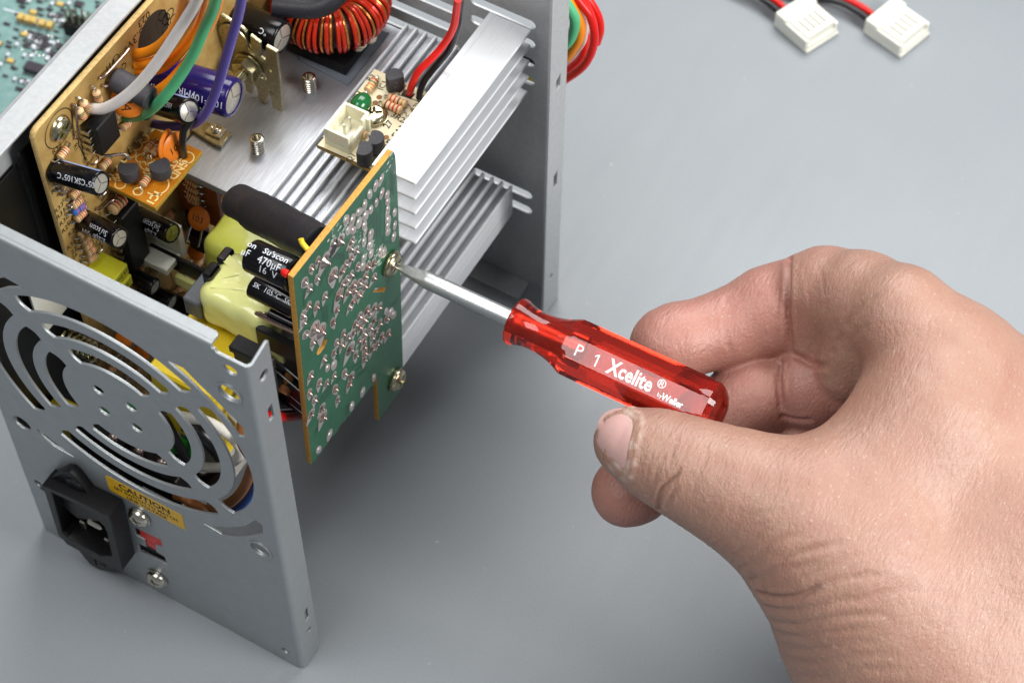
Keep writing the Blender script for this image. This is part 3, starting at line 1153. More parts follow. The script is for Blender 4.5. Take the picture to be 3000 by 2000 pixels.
# white two-pin header
hp = [(47.4,84.8),(54.1,84.0),(52.9,93.3),(47.0,93.2)]
hx0, hx1, hy0, hy1 = 47.3, 54.6, 85.2, 95.2
mb = MB()
H_ = 6.3
w = 0.8
mb.box((hx0, hy0, CZ), (hx1, hy1, CZ + 1.6), c=0.1)
mb.box((hx0, hy0, CZ + 1.6), (hx0 + w, hy1, CZ + H_), c=0.15)
mb.box((hx0 + w, hy1 - w, CZ + 1.6), (hx1, hy1, CZ + H_), c=0.15)
mb.box((hx0 + w, hy0, CZ + 1.6), (hx1, hy0 + w, CZ + H_), c=0.15)
mb.box((hx1 - w, hy0 + w, CZ + 1.6), (hx1, hy0 + 2.4, CZ + H_), c=0.15)
mb.box((hx1 - w, hy1 - 3.2, CZ + 1.6), (hx1, hy1 - w, CZ + H_), c=0.15)
mb.box((hx1 - 0.3, hy1 - 2.0, CZ + 1.0), (hx1 + 1.0, hy1 - 1.2, CZ + H_ - 0.5), c=0.1)
mb.box((hx1 - w, hy0 + 2.4, CZ + 1.6), (hx1, hy1 - 3.2, CZ + 4.2), c=0.15)
hd = mb.build('pin_header', M_ivory, fb)
for y in (88.9, 91.5):
    mb = MB()
    mb.box((50.6, y - 0.32, CZ + 1.0), (51.25, y + 0.32, CZ + 5.8), c=0.15)
    mb.build('pin', M_tin, hd)
# transistors
flat_d = unit(V3((0.55, -0.83, 0)))
transistor(fb, (59.0,85.1,108.0), UP, (-0.95, -0.3, 0), 2.35, 5.0, 0.8, text=('C945', 'PM 9'))
transistor(fb, (59.7,89.4,108.0), UP, (-0.95, -0.3, 0), 2.35, 5.0, 0.8, text=('HR', '945'))
transistor(fb, (53.4,109.0,108.0), UP, (0.75, -0.66, 0), 2.35, 5.0, 0.8, text=('TL', '431'))
# resistors
resistor(fb, [(47.8,108.9,109.3)][0], [(48.0,104.0,109.3)][0], UP, 'rgod', 1.15)
resistor(fb, [(53.5,105.3,109.3)][0], [(59.2,105.3,109.3)][0], UP, 'rrnd', 1.15)
resistor(fb, [(53.3,102.9,109.3)][0], [(59.2,103.0,109.3)][0], UP, 'nrrr', 1.15)
resistor(fb, [(52.6,91.6,109.3)][0], [(55.5,91.9,109.3)][0], UP, 'rrnd', 1.1)
# green film capacitor
mb = MB()
gc = V3((49.8,98.5,111.4))
gd = unit(V3((50.0,101.1,111.4)) - V3((49.8,95.7,111.4)))
mb.lathe(gc - gd * 3.4, gd, [(0, 0.3), (0.25, 1.1), (0.9, 1.9), (2.0, 2.4), (3.6, 2.5), (5.0, 2.2), (6.0, 1.5), (6.6, 0.6)], 20)
mb.tube([gc - gd * 2.2, gc - gd * 2.6 + V3((0.3, -0.3, -2)), gc - gd * 2.6 + V3((0.3, -0.3, -3.6))], 0.3, 6, 1, smooth=2)
mb.tube([gc + gd * 2.0, gc + gd * 2.2 + V3((0.6, -0.3, -2)), gc + gd * 2.2 + V3((0.6, -0.3, -3.6))], 0.3, 6, 1, smooth=2)
mb.build('film_capacitor', [M_gcap, M_tin], fb)
# red and black leads
rw = [V3((57.3,109.6,108.3))] + [V3(q) for q in [(58.0,109.2,111.0),(59.0,109.6,115.0),(60.1,110.5,118.0),(62.1,112.9,121.0),(63.8,115.2,124.0),(65.5,116.3,128.0),(67.0,116.3,133.0),(67.8,116.0,138.0),(68.9,115.2,144.0)]]
mb = MB()
mb.tube(rw, 0.95, 12, smooth=5)
mb.build('wire', M_wred, fb)
bw = [V3((60.2,109.4,108.3))] + [V3(q) for q in [(60.2,110.1,110.5),(60.6,111.5,113.0),(61.9,112.9,116.0),(63.5,114.8,119.0),(65.0,116.6,122.0),(66.0,117.7,126.0),(67.0,118.0,131.0),(67.5,118.0,136.0),(68.6,117.2,142.0)]]
mb = MB()
mb.tube(bw, 0.85, 12, smooth=5)
mb.build('wire', M_wblack, fb)

# ================================================================ GREEN CONTROL BOARD
GX = 74.0
gb = thing('green_control_board', (GX, 55, 85), 'upright green circuit board with rows of solder joints, being unscrewed', 'circuit board')
GAX = ((0, 1, 0), (0, 0, 1), (1, 0, 0))
go = [(30.1,54.4),(31.7,53.8),(33.7,53.9),(34.9,53.4),(35.5,54.1),(37.3,53.5),(38.5,54.4),(40.4,53.6),(42.4,53.3),(43.6,53.9),(45.1,53.6),(45.8,53.1),(47.2,53.5),(48.1,52.4),(48.7,52.8),(49.6,53.2),(52.5,52.7),(55.6,52.3),(58.8,52.2),(59.9,50.9),(60.9,53.1),(61.5,52.5),(61.4,46.7),(60.8,32.2),(73.6,32.0),(73.9,40.7)]
go += [(76.1,91.1),(76.8,114.4),(77.0,128.6),(76.5,130.6),(76.1,131.4),(33.2,132.6)]
gh = [[(37.9,95.5),(39.3,96.6),(41.3,96.9),(42.4,96.0),(42.6,95.1),(41.4,93.7),(39.4,93.6),(38.2,94.2)], [(63.1,89.9),(64.3,90.1),(68.9,84.8),(67.9,84.0)]]
mb = MB()
mb.prism(go, -1.6, 0, (GX, 0, 0), GAX, 0, 1, bevel=0.08, holes=gh)
gbo = mb.build('board', [M_green, M_green_edge], gb)
# copper tracks under the mask: slightly raised strips
mb = MB()


TK = [0]


def track(pts, w=0.7):
    for a, b in zip(pts[:-1], pts[1:]):
        a, b = V3(a), V3(b)
        d = unit(b - a)
        nrm = np.cross((1, 0, 0), d) * w / 2
        a, b = a - d * w * 0.3, b + d * w * 0.3
        TK[0] += 1
        mb.add([a + nrm, a - nrm, b - nrm, b + nrm], [(0, 1, 2, 3)], 0, (0.012 + 0.0012 * TK[0], 0, 0))


for pl in ([(74.0,62.4,119.7),(74.0,66.2,118.7),(74.0,67.5,116.8),(74.0,66.8,108.5)], [(74.0,63.4,117.2),(74.0,66.1,116.7),(74.0,65.5,110.9)], [(74.0,69.0,116.4),(74.0,68.1,106.9)], [(74.0,65.3,124.0),(74.0,69.0,122.3),(74.0,69.4,115.9)], [(74.0,46.4,125.6),(74.0,50.5,120.7),(74.0,52.6,118.2),(74.0,51.8,115.7)],
           [(74.0,42.6,118.1),(74.0,43.3,119.5),(74.0,49.1,121.1),(74.0,52.9,116.8)], [(74.0,74.1,118.3),(74.0,75.0,128.3)], [(74.0,75.0,116.5),(74.0,75.9,128.5)], [(74.0,71.9,124.1),(74.0,71.3,119.8)], [(74.0,69.3,106.0),(74.0,69.1,103.5),(74.0,73.6,98.7)], [(74.0,41.1,110.2),(74.0,44.1,107.3),(74.0,43.4,102.3)],
           [(74.0,42.2,107.5),(74.0,42.2,103.9)], [(74.0,35.9,120.2),(74.0,39.9,119.2)], [(74.0,36.3,123.2),(74.0,35.7,118.8)], [(74.0,36.5,111.3),(74.0,41.1,110.1),(74.0,42.7,108.0),(74.0,41.8,101.3)], [(74.0,52.0,68.0),(74.0,57.5,65.7)], [(74.0,51.3,71.0),(74.0,57.2,67.6)], [(74.0,35.0,75.8),(74.0,42.6,75.6)],
           [(74.0,37.3,73.7),(74.0,49.5,73.4)], [(74.0,67.3,74.1),(74.0,72.7,74.2),(74.0,73.1,72.2)], [(74.0,46.4,86.4),(74.0,46.0,83.0)], [(74.0,33.2,65.5),(74.0,35.3,66.2)], [(74.0,47.7,58.1),(74.0,46.9,55.1)], [(74.0,52.7,64.9),(74.0,57.7,62.3)], [(74.0,42.0,83.3),(74.0,46.3,81.6)],
           [(74.0,55.5,105.0),(74.0,57.4,104.1),(74.0,60.8,103.1)], [(74.0,44.9,110.3),(74.0,48.3,110.6)], [(74.0,46.7,105.0),(74.0,46.0,103.1)]):
    track(pl, 0.9)
mb.build('copper_track', M_trace, gbo)['kind'] = 'stuff'
# white flux stains
mb = MB()
rngf = random.Random(3)
for c, n_, rr in (((74.0,51.5,128.8), 26, 4.6), ((74.0,58.2,116.4), 22, 4.6), ((74.0,67.1,100.9), 26, 4.0), ((74.0,63.1,106.6), 16, 3.6), ((74.0,65.9,98.8), 12, 2.6), ((74.0,74.1,129.6), 10, 3.0)):
    for k in range(n_):
        a, r = rngf.uniform(0, 6.28), rr * rngf.random() ** 0.6
        q = V3(c) + V3((0.09, r * math.cos(a), r * 0.8 * math.sin(a)))
        s = rngf.uniform(0.25, 0.8)
        pts = [q + V3((0.0006 * k, s * rngf.uniform(0.5, 1.1) * math.cos(t), s * rngf.uniform(0.3, 0.8) * math.sin(t))) for t in np.linspace(0, 6.28, 8)[:-1]]
        mb.add(pts, [tuple(range(7))])
mb.build('flux_stain', M_flux, gbo)['kind'] = 'stuff'


def joint_mesh(kind):
    mb = MB()
    if kind == 'flat':
        pts = [(1.45 * math.cos(t) * (1.0 if math.cos(t) > 0 else 1.2), 1.0 * math.sin(t)) for t in np.linspace(0, 2 * math.pi, 19)[:-1]]
        mb.prism(pts, 0, 0.10, (0, 0, 0), GAX, 0)
        mb.lathe((0.09, 0, 0), (1, 0, 0), [(0, 0.85), (0.12, 0.76), (0.22, 0.5), (0.27, 0.05)], 12, 0, cap=False)
    else:
        pts = [(1.4 * math.cos(t) * (1.0 if math.cos(t) > 0 else 1.8), 1.15 * math.sin(t) * (1.0 if math.cos(t) > 0 else 1.0 + 0.55 * math.cos(t))) for t in np.linspace(0, 2 * math.pi, 19)[:-1]]
        mb.prism(pts, 0, 0.09, (0, 0, 0), GAX, 1)
        mb.lathe((0.08, 0, 0), (1, 0, 0.0), [(0, 1.0), (0.1, 0.86), (0.27, 0.58), (0.45, 0.38), (0.55, 0.28)], 12, 0, cap=False)
        mb.lathe((0.52, 0, 0), (1, 0.1, 0.05), [(0, 0.27), (0.2, 0.25), (0.34, 0.16), (0.38, 0.05)], 8, 2)
    return mb


flat = [(74.0,70.2,127.3),(74.0,67.8,127.7),(74.0,65.1,127.5),(74.0,62.7,126.1),(74.0,60.2,126.1),(74.0,67.5,121.5),(74.0,65.0,121.6),(74.0,62.6,122.0),(74.0,55.0,129.0),(74.0,57.3,126.4),(74.0,55.3,124.7),(74.0,57.2,122.5),(74.0,59.8,122.5),(74.0,61.8,119.1),(74.0,62.0,116.5),(74.0,70.0,122.3),(74.0,72.2,119.2),(74.0,72.2,116.6),(74.0,72.0,113.8),(74.0,71.7,112.5),(74.0,71.7,109.8),(74.0,71.5,107.8),(74.0,71.3,105.4),(74.0,74.8,109.3),(74.0,74.5,104.5),(74.0,73.7,100.8),(74.0,64.2,113.0),(74.0,63.8,111.5),(74.0,63.4,109.4),(74.0,61.1,113.4),(74.0,60.5,107.7),(74.0,59.7,105.3),(74.0,63.5,105.7),(74.0,67.5,102.1),(74.0,69.0,99.8),(74.0,68.0,75.4),(74.0,69.9,72.7),(74.0,71.0,70.0)]
flat += [(74.0,41.2,84.7),(74.0,43.9,82.5),(74.0,60.0,54.9),(74.0,54.6,55.3),(74.0,49.3,55.7),(74.0,38.7,56.6),(74.0,33.5,56.7)]
spiky = [(74.0,49.1,127.0),(74.0,51.5,124.8),(74.0,56.1,119.3),(74.0,55.6,116.9),(74.0,57.6,113.5),(74.0,44.9,124.7),(74.0,42.5,127.8),(74.0,39.8,128.1),(74.0,36.8,126.3),(74.0,38.2,122.0),(74.0,41.5,122.1),(74.0,37.0,116.5),(74.0,39.9,112.6),(74.0,43.5,112.3),(74.0,47.5,116.0),(74.0,51.3,113.2),(74.0,53.0,113.8),(74.0,55.2,113.4),(74.0,54.8,107.4),(74.0,57.7,107.3),(74.0,61.7,102.4),(74.0,64.3,100.7),(74.0,52.8,107.8),(74.0,50.9,108.1),(74.0,55.2,102.8),(74.0,57.7,100.4),(74.0,60.4,99.9),(74.0,63.8,95.1),(74.0,59.8,96.3),(74.0,55.4,100.0),(74.0,52.8,102.9),(74.0,57.0,96.2),(74.0,49.0,106.0),(74.0,54.3,96.6),(74.0,52.8,96.4),(74.0,47.7,101.6),(74.0,34.6,115.7),(74.0,59.6,86.2),(74.0,62.9,83.2),(74.0,65.0,80.8),(74.0,56.4,87.6),(74.0,60.6,83.7)]
spiky += [(74.0,34.6,112.7),(74.0,34.6,107.8),(74.0,36.8,101.7),(74.0,38.1,105.5),(74.0,40.4,101.5),(74.0,40.3,89.5),(74.0,44.5,86.9),(74.0,45.5,99.0),(74.0,46.0,89.5),(74.0,47.9,85.9),(74.0,49.0,89.3),(74.0,50.8,85.4),(74.0,53.3,84.5),(74.0,54.3,86.8),(74.0,56.0,83.4),(74.0,58.3,83.6),(74.0,60.3,77.6),(74.0,62.4,78.3),(74.0,64.7,74.0),(74.0,62.7,73.0),(74.0,57.5,78.5),(74.0,60.8,72.5),(74.0,55.2,78.3),(74.0,57.4,75.4),(74.0,57.2,72.9),(74.0,57.0,70.5),(74.0,56.7,67.8),(74.0,51.0,79.9),(74.0,53.2,74.4),(74.0,60.4,67.8),(74.0,62.7,67.0),(74.0,65.1,67.4),(74.0,67.9,65.1),(74.0,68.0,72.0),(74.0,34.3,90.3),(74.0,37.2,82.9),(74.0,40.0,79.1),(74.0,43.4,78.0),(74.0,47.7,73.3),(74.0,50.4,68.2),(74.0,49.2,66.3),(74.0,43.2,72.2),(74.0,43.7,66.3),(74.0,33.0,84.2),(74.0,34.5,79.1),(74.0,32.5,75.1),(74.0,37.0,71.6),(74.0,36.8,67.8)]
gb_loc = V3(parent_world(gb))
fj = joint_mesh('flat')
sj = joint_mesh('spiky')
protos = {}
rngj = random.Random(11)
big = [V3(q) for q in [(74.0,51.5,124.8),(74.0,47.5,116.0),(74.0,49.0,106.0),(74.0,44.9,124.7)]] + [V3(q) for q in [(74.0,51.0,79.9),(74.0,40.4,101.5),(74.0,36.8,67.8),(74.0,38.1,105.5)]]
for kind, lst in (('flat', flat), ('spiky', spiky)):
    for q in lst:
        q = V3(q)
        if kind not in protos:
            m_ = fj if kind == 'flat' else sj
            o = m_.build('solder_joint', [M_pad, M_pad, M_tin] if kind == 'flat' else [M_solder, M_pad, M_solder], None)
            protos[kind] = o
            o.parent = gb
        else:
            o = protos[kind].copy()
            COL.objects.link(o)
            o.parent = gb
        o.location = Vector(q + (0.02, 0, 0) - gb_loc) * S
        b_ = 1.6 if min(np.linalg.norm(q - w_) for w_ in big) < 0.6 else 1.0
        sc_ = b_ * rngj.uniform(1.0, 1.32)
        o.rotation_euler = (R_(rngj.gauss(100 if kind == 'flat' else 70, 22)), 0, 0)
        o.scale = (sc_ * rngj.uniform(0.8, 1.15), sc_, sc_ * rngj.uniform(0.85, 1.1))
# the two fixing screws
pscr = V3((74.6,71.2,92.6))
screw(gb, pscr, (1, 0, 0), 3.5, M_brassy, h=1.7, washer=3.6, ang=20, name='fixing_screw')
pscr2 = V3((74.6,69.7,41.2))
screw(gb, pscr2, (1, 0, 0), 3.4, M_brassy, h=1.7, washer=3.5, ang=55, name='fixing_screw')
# components on the hidden face
capacitor(gb, (72.2, 36.6, 128.0), (59.6, 36.8, 127.0), 4.05, label='larger black can marked 470',
          texts=(("Su'scon", 2.3, 0.40, 92, -1), ('on', 2.3, 0.92, 92, -1), ('470\u00b5F', 2.5, 0.44, 58, -1), ('16  V', 2.4, 0.42, 29, -1), ('\u00b5F', 2.3, 0.96, 60, -1)), stripe=(-60, -12))
capacitor(gb, (72.2, 36.2, 114.6), (58.6, 36.6, 114.2), 2.75, label='slim black can', texts=(('SK', 1.7, 0.84, 72, -1), ('105\u00b0C', 1.8, 0.52, 72, -1), ('SK', 1.7, 0.2, 72, -1)), stripe=None)
# heat-shrink sleeve over a part on the board
mb = MB()
t0 = V3((72.2, 46.5, 127.8))
t1 = V3((37.5,60.0,107.2))
d = t1 - t0
L_ = np.linalg.norm(d)
d = d / L_
u_, v_, _n = axes(d, (0, 0, 1))
prof = [(0, 4.0, 4.3), (0.1, 4.1, 4.4), (0.2, 4.5, 4.5), (0.5, 4.6, 4.6), (0.72, 4.6, 4.6), (0.77, 4.4, 4.6), (0.80, 3.75, 4.4), (0.84, 3.6, 4.3), (0.93, 3.7, 4.3), (0.975, 3.8, 4.3), (0.99, 3.5, 4.1), (1.0, 2.6, 3.2)]
ns = 26
vs, fs = [], []
ts = np.linspace(0, 1, 40)
ra = 1.08 * np.interp(ts, [p_[0] for p_ in prof], [p_[1] for p_ in prof])
rb = 1.10 * np.interp(ts, [p_[0] for p_ in prof], [p_[2] for p_ in prof])
rg = random.Random(4)
for i, t in enumerate(ts):
    for k in range(ns):
        a = 2 * math.pi * k / ns
        w_ = 1 + 0.035 * math.sin(3 * a + 9 * t) * math.sin(7 * t) + 0.012 * rg.uniform(-1, 1)
        vs.append(t0 + d * L_ * t + u_ * rb[i] * w_ * math.cos(a) + v_ * ra[i] * w_ * math.sin(a))
for i in range(len(ts) - 1):
    for k in range(ns):
        k2 = (k + 1) % ns
        fs.append((i * ns + k, i * ns + k2, (i + 1) * ns + k2, (i + 1) * ns + k))
fs += [tuple(range(ns))[::-1], tuple((len(ts) - 1) * ns + k for k in range(ns))]
mb.add(vs, fs)
mb.build('heat_shrink_sleeve', M_shrink, gb, angle=70)
# relay-like black blocks, jumper loop and wire ends behind the near edge
mb = MB()
mb.box((60.5, 32.6, 96.0), (72.3, 34.6, 103.0), c=0.3)
mb.build('black_block', M_black, gb)
mb = MB()
mb.box((63, 34.8, 84), (72.3, 50, 95.0), c=0.3)
mb.build('black_block', M_black, gb)
mb = MB()
mb.box((62, 32.8, 72), (72.3, 46, 83), c=0.3)
mb.build('black_block', M_black, gb)
mb = MB()
mb.lathe((72.2, 36.0, 107.2), (-1, 0, 0), [(0, 1.9), (6.2, 2.0), (8.6, 2.0), (9.0, 1.6)], 16)
mb.build('diode', M_black_gloss, gb)
mb = MB()
mb.tube([(72.3, 33.4, 108.8), (66, 33.3, 108.6), (61.5, 33.6, 108.4), (60.8, 34.2, 107.6), (61.6, 35.0, 106.8), (63.4, 36.0, 106.9)], 0.55, 8, smooth=4)
mb.build('jumper_wire', M_solder, gb)
mb = MB()
for z in (92, 86.5, 80, 76):
    mb.tube([(72.3, 33.0, z - 4), (66, 33.2, z - 0.5), (61, 34, z + 1)], 0.35, 6, smooth=3)
mb.build('lead', M_tin, gb)
mb = MB()
wp = V3((73.0,41.2,133.3))
mb.tube([wp + (-0.6, 0.4, -1.2), wp + (-2.4, 1.0, -0.6), wp + (-3.0, 1.4, 0.2)], 0.65, 10, smooth=4)
mb.build('wire', mat('yellow_wire', srgb(236, 206, 50), 0.4), gb)
mb = MB()
wp = V3((72.2,33.1,132.9))
mb.lathe(wp + (0, 0.4, -0.6), (-1, 0, 0.1), [(0, 1.0), (1.0, 0.9), (1.5, 0.6), (1.7, 0.2)], 12)
mb.build('red_cap', M_wred, gb)

# ================================================================ MAIN CIRCUIT BOARD
PXB = 8.6
pb = thing('main_circuit_board', (PXB, 80, 6), 'large tan circuit board crowded with capacitors, resistors and coils, upright inside the case', 'circuit board')
PAX = ((0, 1, 0), (0, 0, 1), (1, 0, 0))
N_X = (1, 0, 0)
bo = [(28.4, 8.0), (138.0, 8.0), (138.0, 148.2), (30.6, 148.2), (29.2, 147.7), (28.5, 146.4)]
mb = MB()
mb.prism(bo, -1.6, 0, (PXB, 0, 0), PAX, 0, 1, bevel=0.12)
pbo = mb.build('board', [M_tan, M_tan_edge], pb)
ps = V3((8.7,36.4,142.3))
screw(pb, ps, N_X, 3.3, M_brassy, h=1.8, washer=3.4, ang=30)

# silkscreen
mb = MB()


def silk(s, p, rot=0, size=2.4):
    a = R_(rot)
    r_, u_ = V3((0, math.cos(a), math.sin(a))), V3((0, -math.sin(a), math.cos(a)))
    mb.text(s, size, p, (r_, u_, N_X), 0, 0.04, bold=0.01)


silk('+3.3V', (8.6,68.0,143.2), 180, 3.6)
silk('023', (8.6,71.1,146.0), 180, 3.2)
silk('J11', (8.6,57.2,143.4), 0, 3.0)
silk('Q7', (8.6,60.6,139.1), 180, 2.6)
for s, q, r_ in zip(('R35', 'R1', 'R10', 'C10', 'R33', 'R31', 'R30', 'R29', 'R28', 'R36', '27', '26', 'R25', 'R4', 'MTG', 'CA12', 'R8', 'R18', 'C7', 'R3'),
                    [(8.6,34.2,137.1),(8.6,40.0,131.3),(8.6,40.3,137.0),(8.6,41.8,123.9),(8.6,29.8,119.4),(8.6,29.9,117.0),(8.6,30.3,113.9),(8.6,30.3,111.0),(8.6,32.0,107.7),(8.6,30.4,104.0),(8.6,30.7,101.2),(8.6,30.4,99.2),(8.6,31.5,95.6),(8.6,30.0,126.2),(8.6,65.5,122.9),(8.6,61.4,130.5),(8.6,41.1,113.6),(8.6,43.6,107.9),(8.6,39.0,94.9),(8.6,46.9,112.0)],
                    (0, -80, -80, -75, 0, 0, 0, 0, 0, 0, 0, 0, 0, 0, 180, 180, -60, -60, -90, -90)):
    silk(s, q, r_, 2.2)
for s, q in zip(('WINGMA', '5L 1000', 'R41', 'D7', 'R17'), [(8.6,54.7,66.0),(8.6,53.7,64.2),(8.6,66.0,45.6),(8.6,62.6,55.8),(8.6,52.3,63.5)]):
    silk(s, q, 0, 3.0)
for s, q in zip(('5V', 'R22 C9', '420 G', '75V', 'P40', 'G01'), [(8.6,30.4,59.5),(8.6,30.5,55.8),(8.6,31.9,51.0),(8.6,37.0,43.6),(8.6,31.6,60.1),(8.6,33.3,45.5)]):
    silk(s, q, 10, 3.0)


def ring(p, r, w=0.3):
    vs, fs = [], []
    for k in range(25):
        a = 2 * math.pi * k / 24
        for rr in (r, r - w):
            vs.append(V3(p) + (0.045, rr * math.cos(a), rr * math.sin(a)))
        if k:
            i = 2 * k
            fs.append((i - 2, i - 1, i + 1, i))
    mb.add(vs, fs)


def pline(pts, w=0.3):
    for a, b in zip(pts[:-1], pts[1:]):
        a, b = V3(a), V3(b)
        d = unit(b - a)
        nn = np.cross((1, 0, 0), d) * w / 2
        mb.add([a + nn, a - nn, b - nn, b + nn], [(0, 1, 2, 3)], 0, (0.05, 0, 0))


ring((8.6,36.4,142.1), 5.2)
ring((8.6,59.1,143.4), 1.5)
for q in [(8.6,78.6,138.8),(8.6,81.3,136.2),(8.6,77.9,135.8),(8.6,77.5,141.2),(8.6,80.3,139.1)]:
    ring(q, 1.6)
pline([(8.6,43.1,140.9),(8.6,41.0,131.3),(8.6,42.1,124.1)])
pline([(8.6,42.6,136.3),(8.6,49.1,134.3)])
pline([(8.6,41.6,124.0),(8.6,42.2,133.6)])
pline([(8.6,49.8,60.6),(8.6,60.8,61.0),(8.6,61.8,49.4),(8.6,55.5,46.1)])
ci = V3((8.6,73.4,138.7))
mb.lathe(ci + (0.0, 0, 0), N_X, [(0, 6.2), (0.045, 6.2)], 32)
for k in range(-2, 3):
    pline([ci + (0.02, -5, k * 1.3 - 1), ci + (0.02, 5, k * 1.3 + 1)], 0.35)
mb.build('printed_legend', M_inkb, pbo)['kind'] = 'stuff'

# resistors lying on the board
XR = PXB + 1.5
rs = (
    ([(10.1,49.1,143.1),(10.1,49.4,139.2)], 'nnod'), ([(10.1,44.3,144.3),(10.1,45.5,140.1)], 'rnkd'), ([(10.1,42.4,143.6),(10.1,43.3,139.6)], 'ggor'), ([(10.1,36.0,136.3),(10.1,32.8,135.9)], 'rkrd'),
    ([(10.1,35.9,120.6),(10.1,33.1,120.7)], 'rnrd'), ([(10.1,36.0,116.9),(10.1,32.7,117.5)], 'rkod'), ([(10.1,36.2,112.0),(10.1,32.6,112.3)], 'rord'), ([(10.1,34.3,127.5),(10.1,31.0,127.0)], 'rnrd'),
    ([(10.1,34.4,105.6),(10.1,32.6,105.9)], 'nkrd'), ([(10.1,35.0,102.6),(10.1,32.9,103.1)], 'nrod'), ([(10.1,35.1,100.1),(10.1,33.0,100.6)], 'rrnd'), ([(10.1,35.9,97.1),(10.1,33.3,97.7)], 'ronk'), ([(10.1,35.9,94.1),(10.1,33.2,95.2)], 'nkod'),
    ([(10.1,48.0,118.9),(10.1,44.8,119.1)], 'onkd'), ([(10.1,53.7,73.4),(10.1,50.5,72.1)], 'rnrd'), ([(10.1,49.8,71.7),(10.1,47.9,71.1)], 'rnrd'),
    ([(10.1,57.4,123.1),(10.1,54.6,123.8)], 'rnrd'), ([(10.1,55.2,129.3),(10.1,53.1,129.5)], 'nkrd'), ([(10.1,65.4,77.5),(10.1,61.9,78.1)], 'rrnd'), ([(10.1,67.7,121.4),(10.1,65.5,121.7)], 'rnod'),
)
for (pq, b) in rs:
    a_, b__ = V3(pq[0]), V3(pq[1])
    resistor(pb, a_, b__, N_X, b, 1.05, depth=1.6, span=1.3)
resistor(pb, [(10.1,36.3,114.3)][0], [(10.1,32.4,115.6)][0], N_X, 'rrnr', 1.1, body=M_bodyb, span=1.3)['label'] = 'blue resistor'
resistor(pb, [(11.0,49.0,103.4)][0], [(11.0,43.6,103.9)][0], N_X, 'rnrd', 1.6, depth=2.4, span=1.6)
# second row hidden in shade
for k in range(7):
    y, z = 62 + (k % 4) * 7, 62 - (k // 4) * 14
    resistor(pb, (10.1, y, z), (10.1, y + 3.6, z), N_X, 'rnrd', 1.0, span=1.2)
# more small parts crowding the lower half of the board
rgs = random.Random(31)
for k in range(34):
    y, z = 33 + (k % 7) * 5.6 + rgs.uniform(-1, 1), 24 + (k // 7) * 12.5 + rgs.uniform(-2, 2)
    if k % 3:
        t_ = rgs.uniform(-0.5, 1.2)
        e_ = V3((0, math.cos(t_), math.sin(t_))) * 1.9
        resistor(pb, V3((10.1, y, z)) - e_, V3((10.1, y, z)) + e_, N_X, rgs.choice(('rnrd', 'nkod', 'ggor', 'onkd', 'rkrd')), 1.0, span=1.2)
    elif k % 2:
        disc_cap(pb, (14.2, y, z), unit((0.1, -0.8, 0.6)), 2.5, (1, 0, 0), 3.6)
    else:
        capacitor(pb, (9.2, y, z), (19.0, y, z), 2.3, seg=18)
for k in range(14):
    y, z = 31.5 + rgs.uniform(0, 6), 118 - k * 6.2
    mb = MB()
    mb.tube([(8.0, y, z), (9.5, y + 0.2, z), (10.0, y + 1.3, z + 0.3), (9.5, y + 2.4, z + 0.5), (8.0, y + 2.6, z + 0.5)], 0.3, 6, smooth=3)
    mb.build('jumper_wire', M_solder, pb)
# bare jumper wires
for pq in ([(9.6,63.0,143.8),(9.6,52.6,144.0)], [(9.8,47.0,105.3),(9.8,41.1,106.8)], [(9.8,34.2,123.3),(9.8,30.8,124.1)], [(9.8,41.9,145.0),(9.8,40.2,135.2)], [(9.8,55.2,139.9),(9.8,52.6,141.1)]):
    a_, b__ = V3(pq[0]), V3(pq[1])
    mb = MB()
    mb.tube([a_ + (-1.2, 0, 0), a_ + (0, 0, 0), (a_ + b__) / 2 + (0.15, 0, 0), b__, b__ + (-1.2, 0, 0)], 0.36, 8, smooth=3)
    mb.build('jumper_wire', M_solder, pb)
# small hairpin leads beside the board edge
hp_ = [(10.0,31.3,128.4),(10.0,31.9,125.8),(10.0,43.8,110.7),(10.0,43.6,123.1),(10.0,46.2,105.4),(10.0,29.2,153.8)]
for q in hp_[:5]:
    q = V3(q)
    mb = MB()
    mb.tube([q + (-1.4, -1.3, 0), q + (0.0, -1.2, 0), q + (0.4, 0, 0.2), q + (0, 1.2, 0.3), q + (-1.4, 1.3, 0.3)], 0.32, 6, smooth=3)
    mb.build('jumper_wire', M_solder, pb)

# dual in-line chips


def chip(parent, y0, y1, z0, z1, x0, x1, n, label=None):
    mb = MB()
    mb.box((x0, y0, z0), (x1, y1, z1), c=0.35)
    o = mb.build('chip', M_black, parent)
    if label:
        o['label'] = label
    for k in range(n):
        z = z1 - (z1 - z0) * (k + 0.5) / n
        for y, s in ((y0, -1), (y1, 1)):
            mb = MB()
            xm = (x0 + x1) / 2
            mb.box((xm - 0.15, y, z - 0.7), (xm + 0.15, y + s * 1.2, z + 0.7), c=0.05)
            mb.box((PXB - 0.5, y + s * 1.0, z - 0.55), (xm + 0.15, y + s * 1.3, z + 0.55), c=0.05)
            mb.build('pin', M_tin, o)
    return o


cq = [(42.9,137.3),(50.2,135.4),(43.5,127.1)]
chip(pb, cq[0][0], cq[1][0] + 0.3, cq[2][1] + 0.3, cq[0][1], 10.2, 13.5, 4)
cq = [(43.9,101.7),(51.1,97.8),(40.9,78.6)]
chip(pb, cq[0][0], cq[1][0], cq[2][1], cq[0][1], 10.2, 13.5, 8)
# wire strap from the chip to the small daughter board
mb = MB()
mb.tube([V3(q) for q in [(12.0,44.9,124.9),(13.0,45.6,124.9),(14.0,46.9,124.5),(15.0,48.2,123.8),(16.0,48.4,123.2),(16.5,48.3,122.5)]], 0.42, 8, smooth=4)
mb.build('jumper_wire', M_solder, pb)

